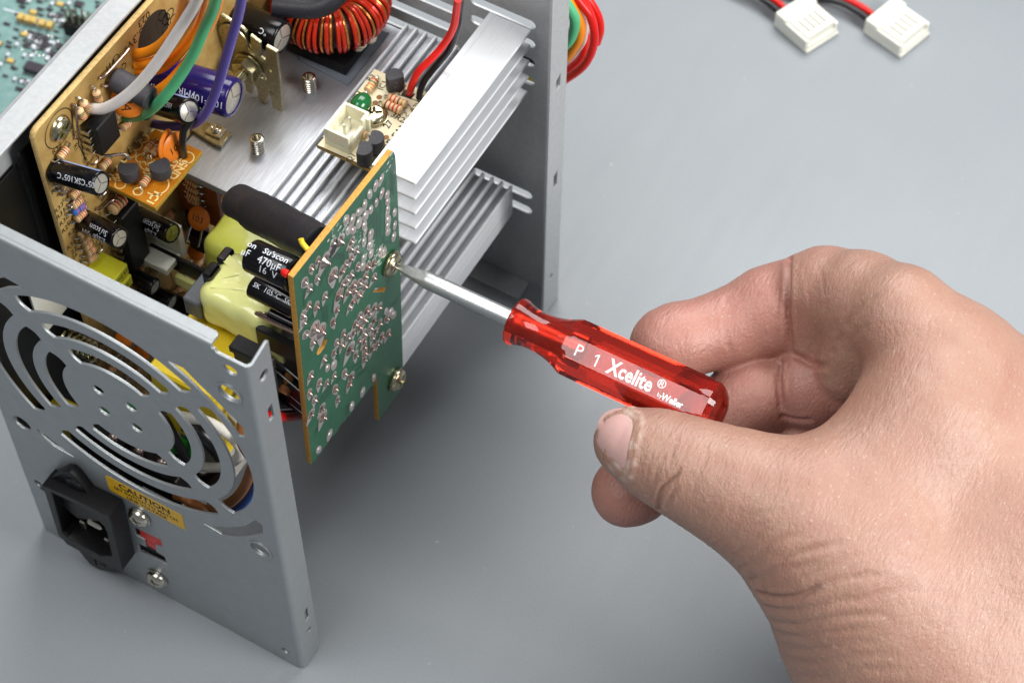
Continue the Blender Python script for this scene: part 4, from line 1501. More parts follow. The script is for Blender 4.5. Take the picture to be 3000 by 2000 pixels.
# electrolytic cans
capacitor(pb, (9.2,31.3,132.4), (23.2,31.3,136.4), 2.95, texts=(('105\u00b0C', 2.0, 0.42, 140, -1), ('SK', 2.0, 0.68, 140, -1), ('05\u00b0C', 2.0, 0.9, 140, -1)), stripe=(15, 62), label='black can nearest the case edge')
capacitor(pb, (9.2,35.8,108.2), (22.0,33.9,111.4), 2.75, texts=(("Su'scon", 2.1, 0.62, 128, -1), ('2.2\u00b5F', 2.2, 0.66, 172, -1), ('50V', 2.0, 0.3, 172, -1)), label='black can above the yellow boxes')
capacitor(pb, (9.2,53.6,89.3), (22.0,51.7,92.6), 2.75, texts=(("Su'scon", 2.1, 0.6, 128, -1), ('2.2\u00b5F', 2.2, 0.6, 172, -1)), top=M_tin, label='black can beside the white block')
capacitor(pb, (9.2,67.4,120.8), (24.0,64.0,128.6), 3.25, texts=(('105\u00b0C', 1.8, 0.7, 130, -1), ('P 7', 1.8, 0.45, 150, -1)), stripe=(30, 70), label='black can under the green wire')
capacitor(pb, (9.2,71.5,126.2), (30.0,73.9,126.8), 5.1, sleeve=M_purple, texts=(('10\u00b5F10v', 2.6, 0.78, 155, -1), ('TMR', 2.6, 0.52, 150, -1), ('TMR', 2.6, 0.12, 165, -1)), label='large indigo can')
capacitor(pb, (9.2, 104.6, 114.5), (23.0,104.3,115.0), 4.8, texts=(('\u00b0C', 2.2, 0.75, 130, -1),), label='large black can beside the choke')

# orange ceramic discs, sleeve and dark green lump
disc_cap(pb, (13.0,55.9,134.6), unit((0.35, -0.75, 0.55)), 4.3, (1, 0, 0), 4.5, text='10A')
mb = MB()
mb.lathe((9.6,56.5,139.8), unit((1, -0.02, -0.1)), [(0, 2.6), (0.3, 3.0), (6.0, 3.0), (6.3, 2.85), (10.0, 2.85), (10.4, 2.4)], 24)
mb.build('ferrite_sleeve', M_black_dull, pb)
mb = MB()
a_ = V3((13.0,60.6,127.4))
mb.box(a_ + (-2, -2.2, -3), a_ + (2, 2.2, 3), c=0.8)
mb.build('film_capacitor', mat('dark_green_cap', srgb(20, 52, 36), 0.4), pb)

# yellow film capacitors
fq = [V3(q) for q in [(8.6,32.0,91.1),(8.6,38.3,91.6)]]
for dx, dz, L_, tx in ((0, 0, 8.3, '\u00b5F10nJ 63'), (1.2, -4.2, 8.8, '\u00b5F100')):
    mb = MB()
    z1 = (fq[0][2] + fq[1][2]) / 2 + dz
    mb.box((PXB, fq[0][1], z1 - 3.6), (PXB + L_, fq[1][1] + 0.8, z1), c=0.3)
    o = mb.build('film_capacitor', M_lemon, pb)
    t = MB()
    t.text(tx, 1.7, (PXB + L_ + 0.03, (fq[0][1] + fq[1][1]) / 2, z1 - 1.8), PAX, 0, 0.0, bold=0.01)
    t.build('lettering', M_inkb, o)
# white block
mb = MB()
w1 = V3((16.0,52.7,79.8))
mb.box(w1 + (-7, -4.5, -2.5), w1 + (4.5, 2.0, 0.0), c=0.3)
mb.box(w1 + (-7, 2.0, -2.5), w1 + (4.5, 4.5, 9.0), c=0.3)
mb.build('white_block', M_white, pb)
# glass fuse
fa, fbb = V3((13.0,53.2,47.5)), V3((13.0,61.1,46.9))
mb = MB()
d = unit(fbb - fa)
mb.lathe(fa - d * 6, d, [(0, 2.0), (0.2, 2.2), (5.0, 2.2), (5.0, 2.0), (12.0, 2.0)], 20, mis=[0, 0, 0, 1])
mb.lathe(fa + d * 2.2, d, [(0, 2.25), (5.2, 2.25), (6.0, 1.8), (6.2, 0.6)], 20, 0)
mb.build('glass_fuse', [M_solder, M_wwhite], pb)

# transformers
mb = MB()


def soft_box(mb, lo, hi, r, seg=5, wob=0.0, seed=0, mi=0):
    """rounded box made from a subdivided cube"""
    lo, hi = V3(lo), V3(hi)
    c, h = (lo + hi) / 2, (hi - lo) / 2
    n = 20
    rg = np.random.default_rng(seed)
    ph = rg.uniform(0, 6, (6,))
    for a in range(3):
        for s in (-1, 1):
            b_, d_ = (a + 1) % 3, (a + 2) % 3
            vs, fs = [], []
            for i in range(n + 1):
                for j in range(n + 1):
                    P = np.zeros(3)
                    P[a] = s
                    P[b_] = math.sin((i / n * 2 - 1) * math.pi / 2)
                    P[d_] = math.sin((j / n * 2 - 1) * math.pi / 2)
                    q = P * h
                    inner = np.clip(q, -(h - r), h - r)
                    e = q - inner
                    l_ = np.linalg.norm(e)
                    if l_ > 1e-9:
                        q = inner + e / l_ * r
                    if wob:
                        w_ = wob * (math.sin(q[0] * 0.9 + ph[0]) * math.sin(q[1] * 0.8 + ph[1]) + 0.6 * math.sin(q[2] * 1.1 + q[0] * 0.7 + ph[2]))
                        q = q * (1 + w_ / max(h))
                    vs.append(c + q)
            for i in range(n):
                for j in range(n):
                    k = i * (n + 1) + j
                    f = (k, k + n + 1, k + n + 2, k + 1)
                    fs.append(f if s > 0 else f[::-1])
            mb.add(vs, fs, mi)


soft_box(mb, (42.6, 33.2, 91.6), (63.0, 49.4, 105.2), 3.6, wob=0.14, seed=2)
for k, (p0, p1, w0) in enumerate((((44.0, 45.5, 105.33), (61.5, 41.0, 105.33), 1.5), ((45.5, 36.8, 105.30), (60.5, 43.6, 105.30), 0.9), ((46.0, 40.5, 105.36), (52.0, 46.5, 105.36), 1.2))):
    a_, b_ = V3(p0), V3(p1)
    d_ = unit(b_ - a_)
    n_ = np.cross((0, 0, 1), d_) * w0
    mid = (a_ + b_) / 2 + V3((0, 0, 0.32))
    mb.add([a_ - n_, b_ - n_, mid, a_ + n_ * 0.6, b_ + n_ * 0.8], [(0, 1, 2), (1, 4, 2), (4, 3, 2), (3, 0, 2)])
tr = mb.build('transformer', M_tape, pb, angle=60)
tr['label'] = 'transformer wrapped in pale yellow tape'
mb = MB()
mb.box((38.6, 33.2, 93.0), (43.6, 44, 99.5), c=0.4)
mb.build('ferrite_core', M_ferrite, tr)
for y, z in ((40.0, 106.0), (46.0, 105.0)):
    mb = MB()
    mb.box((42.0, y - 2.4, z - 6), (44.8, y + 2.4, z + 0.6), c=0.6)
    mb.build('bobbin_tab', M_black_gloss, tr)
mb = MB()
mb.box((63.0, 33.8, 90.2), (66.6, 38.5, 93.4), c=0.2)
mb.build('tape_end', M_tape, tr)
mb = MB()
soft_box(mb, (28, 53.5, 72), (66, 67.4, 91.5), 3.4, wob=0.14, seed=5)
tr2 = mb.build('transformer', M_tape2, pb, angle=60)
tr2['label'] = 'transformer in olive yellow tape, half hidden'
mb = MB()
mb.box((12, 52.5, 74), (60, 53.6, 80), c=0.2)
mb.build('bobbin_tab', M_black, tr2)
mb = MB()
mb.box((20, 51.0, 70), (46, 52.4, 74), c=0.2)
mb.build('tape_end', M_tape, tr2)
# large yellow box capacitor behind the near panel, black connector on it
mb = MB()
mb.box((37.5, 17.5, 62), (57.5, 48, 89), c=0.6)
mb.build('film_capacitor', M_yellow, pb)['label'] = 'large yellow box behind the grille'
mb = MB()
mb.box((2.4, 9.5, 40), (13.5, 17.0, 50), c=0.5)
mb.build('film_capacitor', M_yellow, pb)['label'] = 'yellow box low behind the grille'
mb = MB()
mb.box((61.0, 23.0, 92), (70.5, 26.5, 106), c=0.3)
mb.box((60.2, 22.6, 106), (69.5, 27, 108.0), c=0.3)
mb.build('black_block', M_black, pb)
mb = MB()
mb.lathe((30, 14.8, 68), (0.2, -1, 0.3), [(0, 5.4), (1.0, 6.4), (3.2, 6.4), (4.2, 5.2)], 24)
mb.build('film_capacitor', M_gcap, pb)
mb = MB()
mb.box((40, 20, 46), (56, 30, 60), c=0.5)
mb.build('white_block', mat('grey_white_plastic', srgb(170, 168, 158), 0.5), pb)
mb = MB()
pts = []
for k in range(60):
    a = k * 2 * math.pi / 10
    pts.append((6 + 0.16 * k, 22 + 2.6 * math.cos(a), 72 + 2.6 * math.sin(a)))
mb.tube(pts, 0.55, 6, smooth=1)
mb.build('coil', M_brassy, pb)
mb = MB()
mb.box((3.6, 17, 78), (4.4, 27, 96), c=0.1)
mb.build('white_tab', M_white, pb)

# choke: red and copper windings on a ring core
cc = V3((22.0, 127.5, 106.5))
Rm, rt = 10.5, 4.6
mb = MB()
prof = []
vs, fs = [], []
nu, nv = 40, 14
for i in range(nu):
    a = 2 * math.pi * i / nu
    for j in range(nv):
        b_ = 2 * math.pi * j / nv
        vs.append(cc + V3(((Rm + rt * 0.93 * math.cos(b_)) * math.cos(a), (Rm + rt * 0.93 * math.cos(b_)) * math.sin(a), rt * 1.15 * math.sin(b_))))
for i in range(nu):
    for j in range(nv):
        fs.append((i * nv + j, ((i + 1) % nu) * nv + j, ((i + 1) % nu) * nv + (j + 1) % nv, i * nv + (j + 1) % nv))
mb.add(vs, fs)
ck = mb.build('choke', mat('dark_core', srgb(60, 20, 14), 0.5), pb)
ck['label'] = 'ring choke wound in red and copper wire'
rgc = random.Random(9)
nw = 64
for k in range(nw):
    a = 2 * math.pi * k / nw + rgc.uniform(-0.02, 0.02)
    tw = rgc.uniform(-0.05, 0.05)
    rr = 0.58 if k % 5 not in (2, 4) else 0.40
    pts = []
    for j in range(17):
        b_ = 2 * math.pi * j / 16
        aa = a + tw * math.sin(b_ / 2)
        ro = rt + rr + rgc.uniform(0, 0.12)
        pts.append(cc + V3(((Rm + ro * math.cos(b_)) * math.cos(aa), (Rm + ro * math.cos(b_)) * math.sin(aa), (ro * 1.15) * math.sin(b_))))
    mb = MB()
    mb.tube(pts, rr, 7, smooth=2)
    mb.build('winding', M_copper if k % 5 in (2, 4) else M_enamel, ck)
mb = MB()
bq = np.array([(33.5,115.5),(33.2,130.9),(29.7,133.6),(21.8,124.3),(15.2,115.2),(19.3,115.2)])
mb.prism([tuple(q) for q in bq][::-1], 0, 3.2, (0, 0, 95.4), TOP, bevel=0.3)
mb.build('choke_base', M_black, ck)
mb = MB()
gq = V3((32.5,125.8,100.5))
for k in range(9):
    a = rgc.uniform(0, 6.28)
    mb.lathe(gq + (rgc.uniform(-2.2, 2.2), rgc.uniform(-3.0, 2.0), rgc.uniform(-1, 1)), (0, 0, 1), [(-1.6, 0.3), (-1.0, 1.5), (0, 1.9), (1.0, 1.4), (1.5, 0.3)], 10)
mb.build('glue', M_foam, ck)
mb = MB()
mb.tube([V3(q) for q in [(16.5,110.5,118.0),(21.4,112.5,118.0),(26.0,114.9,118.0),(28.8,117.6,119.0),(30.3,121.0,121.0)]], 2.8, 12, smooth=5)
mb.build('sleeve', M_shrink, ck)

# gold plated heat spreader plate with slots, bolt and nut
GY = 97.0
gax = ((1, 0, 0), (0, 0, 1), (0, -1, 0))
gp = [(8.4,123.7),(10.3,123.7),(13.2,122.6),(12.3,117.1),(12.9,116.5),(13.9,122.4),(16.0,122.1),(17.3,121.1),(16.9,115.7),(17.3,114.3),(18.2,115.1),(18.5,120.6),(21.3,119.3),(20.9,113.9),(22.2,113.3),(23.1,119.2),(26.2,118.7),(25.6,94.6),(24.7,94.0),(22.5,94.5),(22.4,99.3),(22.0,100.4),(20.4,95.2),(18.3,95.9),(18.1,100.6),(17.4,101.5),(16.4,97.0),(14.4,97.0),(14.5,101.6),(7.8,103.2),(4.6,101.4),(3.5,105.5),(3.0,108.0),(4.9,120.8)]
mb = MB()
gholes = [[(19.2,108.0),(20.1,108.9),(21.5,107.4),(22.0,106.0),(21.3,105.1),(20.0,105.8)], [(22.8,110.1),(23.5,110.8),(24.0,110.3),(23.7,109.4),(23.1,109.2)], [(22.7,101.9),(23.3,102.6),(23.8,101.9),(23.5,101.2),(22.8,101.1)], [(3.8,106.0),(4.5,106.1),(5.0,103.3),(4.3,102.2),(3.8,103.3)]]
mb.prism([tuple(q) for q in gp], -1.1, 0, (0, GY, 0), gax, 0, bevel=0.15, holes=[[tuple(q) for q in h] for h in gholes])
gpo = mb.build('heat_spreader', M_gold, pb)
mb = MB()
bc = V3((17.0,96.8,108.7))
mb.lathe(bc, (0, -1, 0), [(0, 4.0), (0.2, 4.3), (0.5, 4.3), (0.5, 2.0)], 24)
mb.lathe(bc + (0, -0.5, 0), (0, -1, 0), [(0, 3.4), (0.15, 3.7), (2.6, 3.7), (2.85, 3.3), (2.85, 1.7)], 6)
prof = [(2.4, 1.5)]
for k in range(6):
    prof += [(2.5 + k * 0.55, 1.55), (2.75 + k * 0.55, 1.3), (3.0 + k * 0.55, 1.55)]
prof += [(6.0, 1.3), (6.0, 0.1)]
mb.lathe(bc + (0, -0.5, 0), (0, -1, 0), prof, 16, cap=False)
mb.build('bolt', M_brassy, gpo, angle=30)
mb = MB()
qc = V3((13.4,96.6,117.1))
mb.lathe(qc + (0, 0, 0.6), (0, -1, 0), [(0, 4.4), (0.35, 4.3), (0.4, 3.9), (0.4, 0.1)], 30)
mb.build('washer', M_gold, gpo)

# standing orange board behind, under the plate, with stacked resistors and a disc
mb = MB()
mb.box((8.8, 70.0, 72.8), (22.3, 71.4, 92.2), c=0.1)
sb = mb.build('daughter_board', M_brown_pcb, pb)
sb['label'] = 'reddish brown upright daughter board'
for q in [(16.0,69.0,90.3),(15.8,69.0,87.3),(15.6,69.0,84.2),(15.5,69.0,81.8)]:
    q = V3(q)
    o = resistor(sb, q + (-2.2, 0, 0.3), q + (1.6, 0, -0.2), (0, -1, 0), 'rnrd', 1.0, depth=1.3, span=1.2)
disc_cap(pb, (18.4,66.0,80.1), (0, -0.8, 0.6), 3.3, (0, 0.6, 0.8), 4.2, text='103')['label'] = 'orange disc marked 103'
mb = MB()
tq = V3((15.8,66.0,66.8))
mb.box(tq + (-2.6, 0, -3), tq + (2.6, 3.0, 4), c=0.3)
mb.box(tq + (-5, 3, -6), tq + (-2.6, 9.0, 8), c=0.3)
mb.build('transistor', M_black, pb)

# flexible leads soldered to the board
LEADS = (
    (M_worange, 1.25, [(8.6,65.7,138.8),(10.0,65.7,139.8),(13.0,65.6,142.3),(17.0,65.2,146.8),(21.0,64.3,152.6),(25.0,63.3,159.4),(29.0,61.2,167.0),(33.0,58.6,175.9),(37.0,55.8,186.0)]),
    (M_worange, 1.25, [(8.6,65.0,135.9),(10.0,65.5,136.3),(13.0,65.4,138.5),(16.0,65.4,141.5),(20.0,65.2,147.0),(24.0,65.1,153.5),(27.0,65.1,159.0),(30.0,64.5,165.2),(34.0,62.4,174.5),(37.0,60.6,182.2)]),
    (M_worange, 1.25, [(8.6,65.4,133.5),(10.5,65.7,134.1),(13.0,66.7,134.7),(16.0,67.3,137.4),(20.0,67.8,142.9),(23.0,69.0,148.3),(26.0,69.2,154.6),(29.0,68.3,161.4),(33.0,65.8,170.8),(36.0,64.0,178.5)]),
    (M_worange, 1.1, [(12.0,62.1,129.4),(13.0,63.2,129.3),(16.0,63.7,132.5),(19.0,64.9,136.2),(22.0,67.1,141.1),(25.0,69.3,146.7),(28.0,70.6,153.2),(31.0,70.7,160.0),(34.0,69.6,167.8),(37.0,67.7,175.6)]),
    (M_wgrey, 1.32, [(8.6,46.7,138.6),(11.0,46.3,140.2),(14.0,46.7,141.8),(18.0,48.3,145.4),(22.0,50.6,150.4),(26.0,53.1,156.9),(30.0,55.3,164.5),(34.0,56.9,172.5),(38.0,56.7,180.3),(42.0,55.7,189.0)]),
    (M_wgreen, 1.32, [(8.6,57.7,123.7),(11.0,57.8,125.4),(15.0,57.1,129.2),(19.0,56.6,134.2),(23.0,56.8,140.1),(26.0,58.7,145.3),(29.0,60.6,151.5),(32.0,61.6,158.5),(35.0,62.2,166.2),(38.0,62.0,173.1),(41.0,60.7,180.4),(44.0,58.7,187.6)]),
    (M_wpurple, 1.2, [(8.6,67.1,111.5),(11.0,66.6,113.0),(15.0,66.0,115.6),(20.0,65.9,118.9),(24.0,65.7,122.8),(28.0,65.3,129.3),(31.0,65.7,136.7),(34.0,65.9,145.4),(37.0,65.7,154.6),(40.0,65.4,163.6),(43.0,64.7,172.2),(46.0,63.1,180.8),(48.0,61.9,186.8)]),
)
for m_, r_, pts in LEADS:
    mb = MB()
    mb.tube([V3(q) for q in pts], r_, 14, smooth=6)
    mb.build('wire', m_, pb)

# ================================================================ SMALL ORANGE BOARD
AZ = 112.0
ab = thing('small_daughter_board', (17, 55, AZ), 'small orange circuit board printed ATX-12 in white beside the bare aluminium plate', 'circuit board')
ac = [(24.0,65.1),(24.7,46.0),(24.7,46.0),(9.7,45.0),(7.9,63.6),(13.4,64.5),(19.7,64.8)]
pc = np.array(ac)
mb = MB()
mb.prism([(24.2, 65.6), (10.2, 65.6), (9.4, 62.0), (9.4, 45.4), (24.4, 45.4)], -1.5, 0, (0, 0, AZ), TOP, 0, 1, bevel=0.08)
abo = mb.build('board', [M_orange_pcb, M_orange_edge], ab)
mb = MB()


def alegend(s, q, deg, size):
    a = R_(deg)
    mb.text(s, size * 1.12, (q[0], q[1], AZ), ((math.cos(a), math.sin(a), 0), (-math.sin(a), math.cos(a), 0), (0, 0, 1)), 0, 0.05, bold=0.035)


def aring(q, r, a0=0, a1=360, w=0.34):
    vs, fs = [], []
    n = 24
    for k in range(n + 1):
        a = R_(a0 + (a1 - a0) * k / n)
        for rr in (r, r - w):
            vs.append(V3(q) + (rr * math.cos(a), rr * math.sin(a), 0.05))
        if k:
            i = 2 * k
            fs.append((i - 2, i, i + 1, i - 1))
    mb.add(vs, fs)


alegend('ATX-12', (8.7,51.1,112.0), -90, 2.7)
alegend('GND', (22.5,57.9,112.0), -90, 2.6)
alegend('IC1', (22.2,47.6,112.0), -90, 2.6)
alegend('Q17', (16.2,54.7,112.0), -90, 2.6)
alegend('R6T', (20.3,59.6,112.0), -90, 2.3)
alegend('UW', (10.7,49.4,112.0), -90, 2.3)
alegend('RP', (12.5,58.0,112.0), -60, 2.0)
for q in [(9.4,61.6,112.0),(9.4,58.9,112.0),(9.5,56.2,112.0),(12.5,56.2,112.0),(14.9,56.4,112.0),(12.8,47.0,112.0),(17.8,47.4,112.0)]:
    aring(q, 1.45 if q[1] > 60 or q[0] < 13 else 1.3)
aring((22.1,61.9,112.0), 2.0)
aring((20.5,51.3,112.0), 3.2, -100, 60)
aring((15.3,56.5,112.0), 3.0, 200, 300)
mb.build('printed_legend', M_inkc, abo)['kind'] = 'stuff'
# angled pin header joining the two boards
mb = MB()
hq = V3((7.2,57.8,114.0))
mb.box(hq + (-2.0, -4.6, -2.0), hq + (1.2, 5.6, 0.6), c=0.4)
hdr = mb.build('pin_header', M_black, ab)
for q in [(8.5,61.8,113.0),(8.7,59.1,113.0),(8.7,56.5,113.0)]:
    q = V3(q)
    mb = MB()
    mb.box(q + (-3.4, -0.45, 0.4), q + (0.9, 0.45, 1.0), c=0.1)
    mb.box(q + (0.5, -0.45, -1.6), q + (1.1, 0.45, 1.0), c=0.1)
    mb.build('pin', M_brassy, hdr)
resistor(ab, [(13.2,61.3,113.6)][0], [(13.1,57.8,113.6)][0], UP, 'rkod', 1.0, depth=1.9)
resistor(ab, [(15.0,61.1,113.6)][0], [(15.1,57.8,113.6)][0], UP, 'rkod', 1.0, depth=1.9)
resistor(ab, [(18.2,52.0,113.6)][0], [(18.5,48.5,113.6)][0], UP, 'grnr', 1.05, depth=1.9)
dn = unit((0.9, -0.35, 0.25))
disc_cap(ab, (18.0,59.9,116.6), unit((0.95, 0.22, 0.05)), 4.1, (0, 0, 1), 2.6)
disc_cap(ab, (19.7,60.6,116.2), unit((0.95, -0.08, 0.16)), 3.9, (0, 0, 1), 2.6, text='102')
transistor(ab, (14.3,49.3,112.0), UP, (-0.5, 0.9, 0), 2.5, 3.4, 1.8)
transistor(ab, (20.7,53.6,112.0), UP, (-0.9, 0.5, 0), 2.6, 3.6, 2.0)
mb = MB()
mb.tube([V3(q) for q in [(21.0,62.2,111.0),(21.8,61.5,115.0),(22.3,61.5,119.0),(22.4,62.5,122.0),(23.3,64.0,124.0),(23.8,66.1,125.0),(23.7,67.9,126.0)]], 0.95, 12, smooth=5)
mb.build('wire', M_wblack, ab)

# ================================================================ SCREWDRIVER
sd0 = pscr + V3((1.15, 0, 0))
sdir = unit((1, 0.0, 0.018))
sd = thing('screwdriver', tuple(sd0), 'short screwdriver with clear red faceted handle, tip in the green board screw', 'screwdriver')
su, sv, sn = axes(sdir, (0, 0.51, -0.86))       # frame about the shaft
fN = unit(V3((0, -0.50, 0.866)) - sdir * np.dot(sdir, (0, -0.50, 0.866)))   # label facet faces up and forward
fV = np.cross(fN, sdir)                          # across the facet
fV = fV if fV[2] > 0 else -fV
mb = MB()
vs, fs = [], []
NS = 32
sec = []
for t in np.linspace(0, 34, 60):
    if t < 9:
        r = np.interp(t, [0, 0.8, 3.0, 6.5, 9], [0.55, 0.9, 1.5, 2.0, 2.25])
        fl = np.interp(t, [0, 1.5, 6.0, 9.0], [0.62, 0.5, 0.30, 0.0])
    else:
        r, fl = 2.25, 0.0
    sec.append((t, r, fl))
for t, r, fl in sec:
    for k in range(NS):
        a = 2 * math.pi * k / NS
        w_ = (0.5 + 0.5 * math.cos(4 * a)) ** 1.2
        rr = r * (1 - fl * (1 - w_))
        vs.append(sd0 + sdir * t + (fV * math.cos(a + 0.5) + fN * math.sin(a + 0.5)) * rr)
for i in range(len(sec) - 1):
    for k in range(NS):
        k2 = (k + 1) % NS
        fs.append((i * NS + k, i * NS + k2, (i + 1) * NS + k2, (i + 1) * NS + k))
fs += [tuple(range(NS)), tuple((len(sec) - 1) * NS + k for k in range(NS))]
mb.add(vs, fs)
mb.lathe(sd0 + sdir * 34, sdir, [(0, 2.25), (16, 2.1), (16.2, 2.6), (20, 2.6), (20.2, 1.4)], 24)
mb.build('shaft', M_blade, sd, angle=30)

# clear red handle
m_red = bpy.data.materials.new('clear_red_acetate')
m_red.use_nodes = True
nt = m_red.node_tree
b = nt.nodes['Principled BSDF']
b.inputs['Base Color'].default_value = (0.86, 0.038, 0.018, 1)
b.inputs['Transmission Weight'].default_value = 0.93
b.inputs['IOR'].default_value = 1.47
b.inputs['Roughness'].default_value = 0.035
tc = nt.nodes.new('ShaderNodeTexCoord')
nn_ = nt.nodes.new('ShaderNodeTexNoise')
nn_.inputs['Scale'].default_value = 1500
nn_.inputs['Detail'].default_value = 5
nt.links.new(tc.outputs['Object'], nn_.inputs['Vector'])
mr = nt.nodes.new('ShaderNodeMapRange')
mr.inputs['From Min'].default_value = 0.45
mr.inputs['From Max'].default_value = 0.75
mr.inputs['To Min'].default_value = 0.03
mr.inputs['To Max'].default_value = 0.16
nt.links.new(nn_.outputs['Fac'], mr.inputs[0])
nt.links.new(mr.outputs[0], b.inputs['Roughness'])
HS = 33.8
hb = sd0 + sdir * HS
prof = [(0.0, 2.2), (0.0, 5.2), (0.25, 5.75), (0.8, 6.0), (1.8, 5.85), (3.2, 5.35), (5.0, 4.95), (6.6, 4.85), (8.4, 4.95), (10.5, 5.25), (12.5, 5.75), (14.2, 6.4), (15.8, 7.2), (17.0, 7.75), (18.2, 8.05),
        (20, 8.15), (49, 8.15), (51.5, 7.9), (53.6, 7.3), (55.2, 6.3), (56.3, 5.0), (57.0, 3.4), (57.3, 1.6), (57.35, 0.05)]
P_t = np.array([q[0] for q in prof])
P_r = np.array([q[1] for q in prof])
tt = list(P_t[:16]) + list(np.linspace(21, 48, 10)) + list(P_t[16:])
NH = 96
vs, fs = [], []
a0f = math.atan2(1, 0)
for i, t in enumerate(tt):
    r0 = P_r[list(P_t).index(t)] if t in P_t and list(P_t).count(t) == 1 else (P_r[i] if i < 2 else np.interp(t, P_t, P_r))
    for k in range(NH):
        a = 2 * math.pi * k / NH
        da = (a - math.pi / 2 + math.pi / 8) % (math.pi / 4) - math.pi / 8
        ap = 7.05 if abs((a - math.pi / 2 + math.pi) % (2 * math.pi) - math.pi) < math.pi / 8 else 7.25
        rr = min(r0, ap / math.cos(da))
        vs.append(hb + sdir * t + (fV * math.cos(a) + fN * math.sin(a)) * rr)
for i in range(len(tt) - 1):
    for k in range(NH):
        k2 = (k + 1) % NH
        fs.append((i * NH + k, i * NH + k2, (i + 1) * NH + k2, (i + 1) * NH + k))
fs += [tuple(range(NH)), tuple((len(tt) - 1) * NH + k for k in range(NH))][::1]
mb = MB()
mb.add(vs, fs)
ho = mb.build('handle', m_red, sd, angle=14)
bmx = bmesh.new()
bmx.from_mesh(ho.data)
bmesh.ops.recalc_face_normals(bmx, faces=bmx.faces)
bmx.to_mesh(ho.data)
bmx.free()
mb = MB()
fax = (sdir, fV, fN)


def htxt(s, t, v, size, bold=0.0, sx=1.0, al='CENTER'):
    mb.text(s, size, hb + sdir * t + fV * v + fN * 7.05, fax, 0, 0.04, bold=bold, sx=sx, align=al)


htxt('P', 20.2, -0.35, 4.3, -0.004)
t1_, v1_ = 25.0, -0.55
for poly_ in ([(0.10, -1.5), (0.10, 1.5), (0.44, 1.5), (0.44, -1.5)], [(-0.62, 0.62), (-0.62, 0.95), (0.10, 1.5), (0.10, 1.08)]):
    mb.add([(x, y, 0.04) for x, y in poly_], [tuple(range(4))[::-1] if poly_[0][1] < -1 else tuple(range(4))[::-1]], 0, hb + sdir * t1_ + fV * v1_ + fN * 7.05, fax)
htxt('Xcelite', 34.2, -0.55, 5.1, 0.022, 0.80)
htxt('\u00ae', 41.9, 0.75, 3.0, 0.0)
htxt('by', 42.6, -1.75, 1.4, 0.0)
htxt('Weller', 45.9, -1.75, 2.25, 0.025, 0.86)
mb.build('lettering', mat('bright_white_print', srgb(250, 250, 250), 0.5, 0, 0.01), ho)

# ================================================================ HAND
Rc = np.array(cam.rotation_euler.to_matrix())      # the wrist's own frame, measured square to the view
H0 = V3((140, 72.5, 92))


def h2w(q):
    return H0 + Rc @ V3(q)


def cone(p, a, b, ra, rb):
    """signed distance to a round cone (vectorised)"""
    a, b = V3(a), V3(b)
    ba = b - a
    l2 = ba @ ba
    h = np.clip(((p - a) @ ba) / l2, 0, 1)
    d = p - a - h[..., None] * ba
    return np.sqrt((d * d).sum(-1)) - (ra + (rb - ra) * h)


def smin(a, b, k):
    h = np.clip(0.5 + 0.5 * (b - a) / k, 0, 1)
    return b + (a - b) * h - k * h * (1 - h)


THUMB = [((0.1,-16.7,11.0), 8.3), ((7.1,-19.7,13.5), 10.3), ((15.7,-23.4,16.0), 11.8), ((25.8,-27.7,18.0), 13.8), ((37.6,-33.1,19.0), 17.4), ((50.6,-43.5,17.0), 21.2)]
WRIST = [((50.6,-43.5,17.0), 21.2), ((65.1,-57.8,8.0), 29), ((81.4,-76.9,0), 37), ((102.3,-105.9,-8.0), 37), ((149.7,-161.4,-22.0), 37)]
WEB = [((55.8,-26.1,15.0), 16.5), ((70.1,-11.4,12.0), 15), ((77.2,1.1,8.0), 12.5)]
DORSUM = [((65.4,12.8,6.0), 12.4), ((82.2,-2.8,0), 15.0), ((104.9,-20.5,-8.0), 24), ((123.9,-51.7,-10.0), 34), ((156.6,-121.8,-22.0), 35)]
PALM = [((72.8,-25.4,6.0), 21), ((93.6,-38.7,4.0), 28), ((101.3,-59.3,-4.0), 34)]
INDEX = [((65.4,12.8,6.0), 12.4), ((57.3,16.7,-4.0), 12.2), ((50.9,17.9,-12.0), 12.0), ((42.6,16.3,-17.0), 11.0), ((36.5,14.4,-17.0), 11.0), ((27.1,10.4,-17.0), 9.7), ((12.8,6.9,-13.5), 9.3), ((10.1,6.3,-12.5), 8.4)]
PAD = [((48.6,18.9,-10.0), 11.0), ((48.6,9.3,-13.0), 8.6)]
LUMP = [((58.5,12.9,1.0), 10.0), ((54.4,0,-8.0), 8.0)]
MIDDLE = [((67.1,3.8,-12.0), 12), ((46.9,-3.8,-17.5), 11.2), ((41.2,-5.0,-21.0), 9.4), ((32.9,-6.6,-19.5), 10.8), ((20.5,-15.9,-19.0), 9.8), ((3.1,-28.9,-14.0), 9.2), ((0.9,-30.1,-13.0), 8.8)]
RING = [((70.2,-8.3,-20.0), 12), ((50.5,-16.7,-26.0), 11.0), ((31.8,-22.0,-29.0), 9.8), ((20.4,-29.4,-28.0), 9.0)]
LITTLE = [((77.7,-22.6,-32.0), 11), ((57.9,-31.1,-40.0), 9.4), ((41.4,-36.1,-36.0), 8.4)]


def chain(p, ch, k=3.0):
    d = None
    for (a, ra), (b, rb) in zip(ch[:-1], ch[1:]):
        e = cone(p, a, b, ra, rb)
        d = e if d is None else smin(d, e, k)
    return d


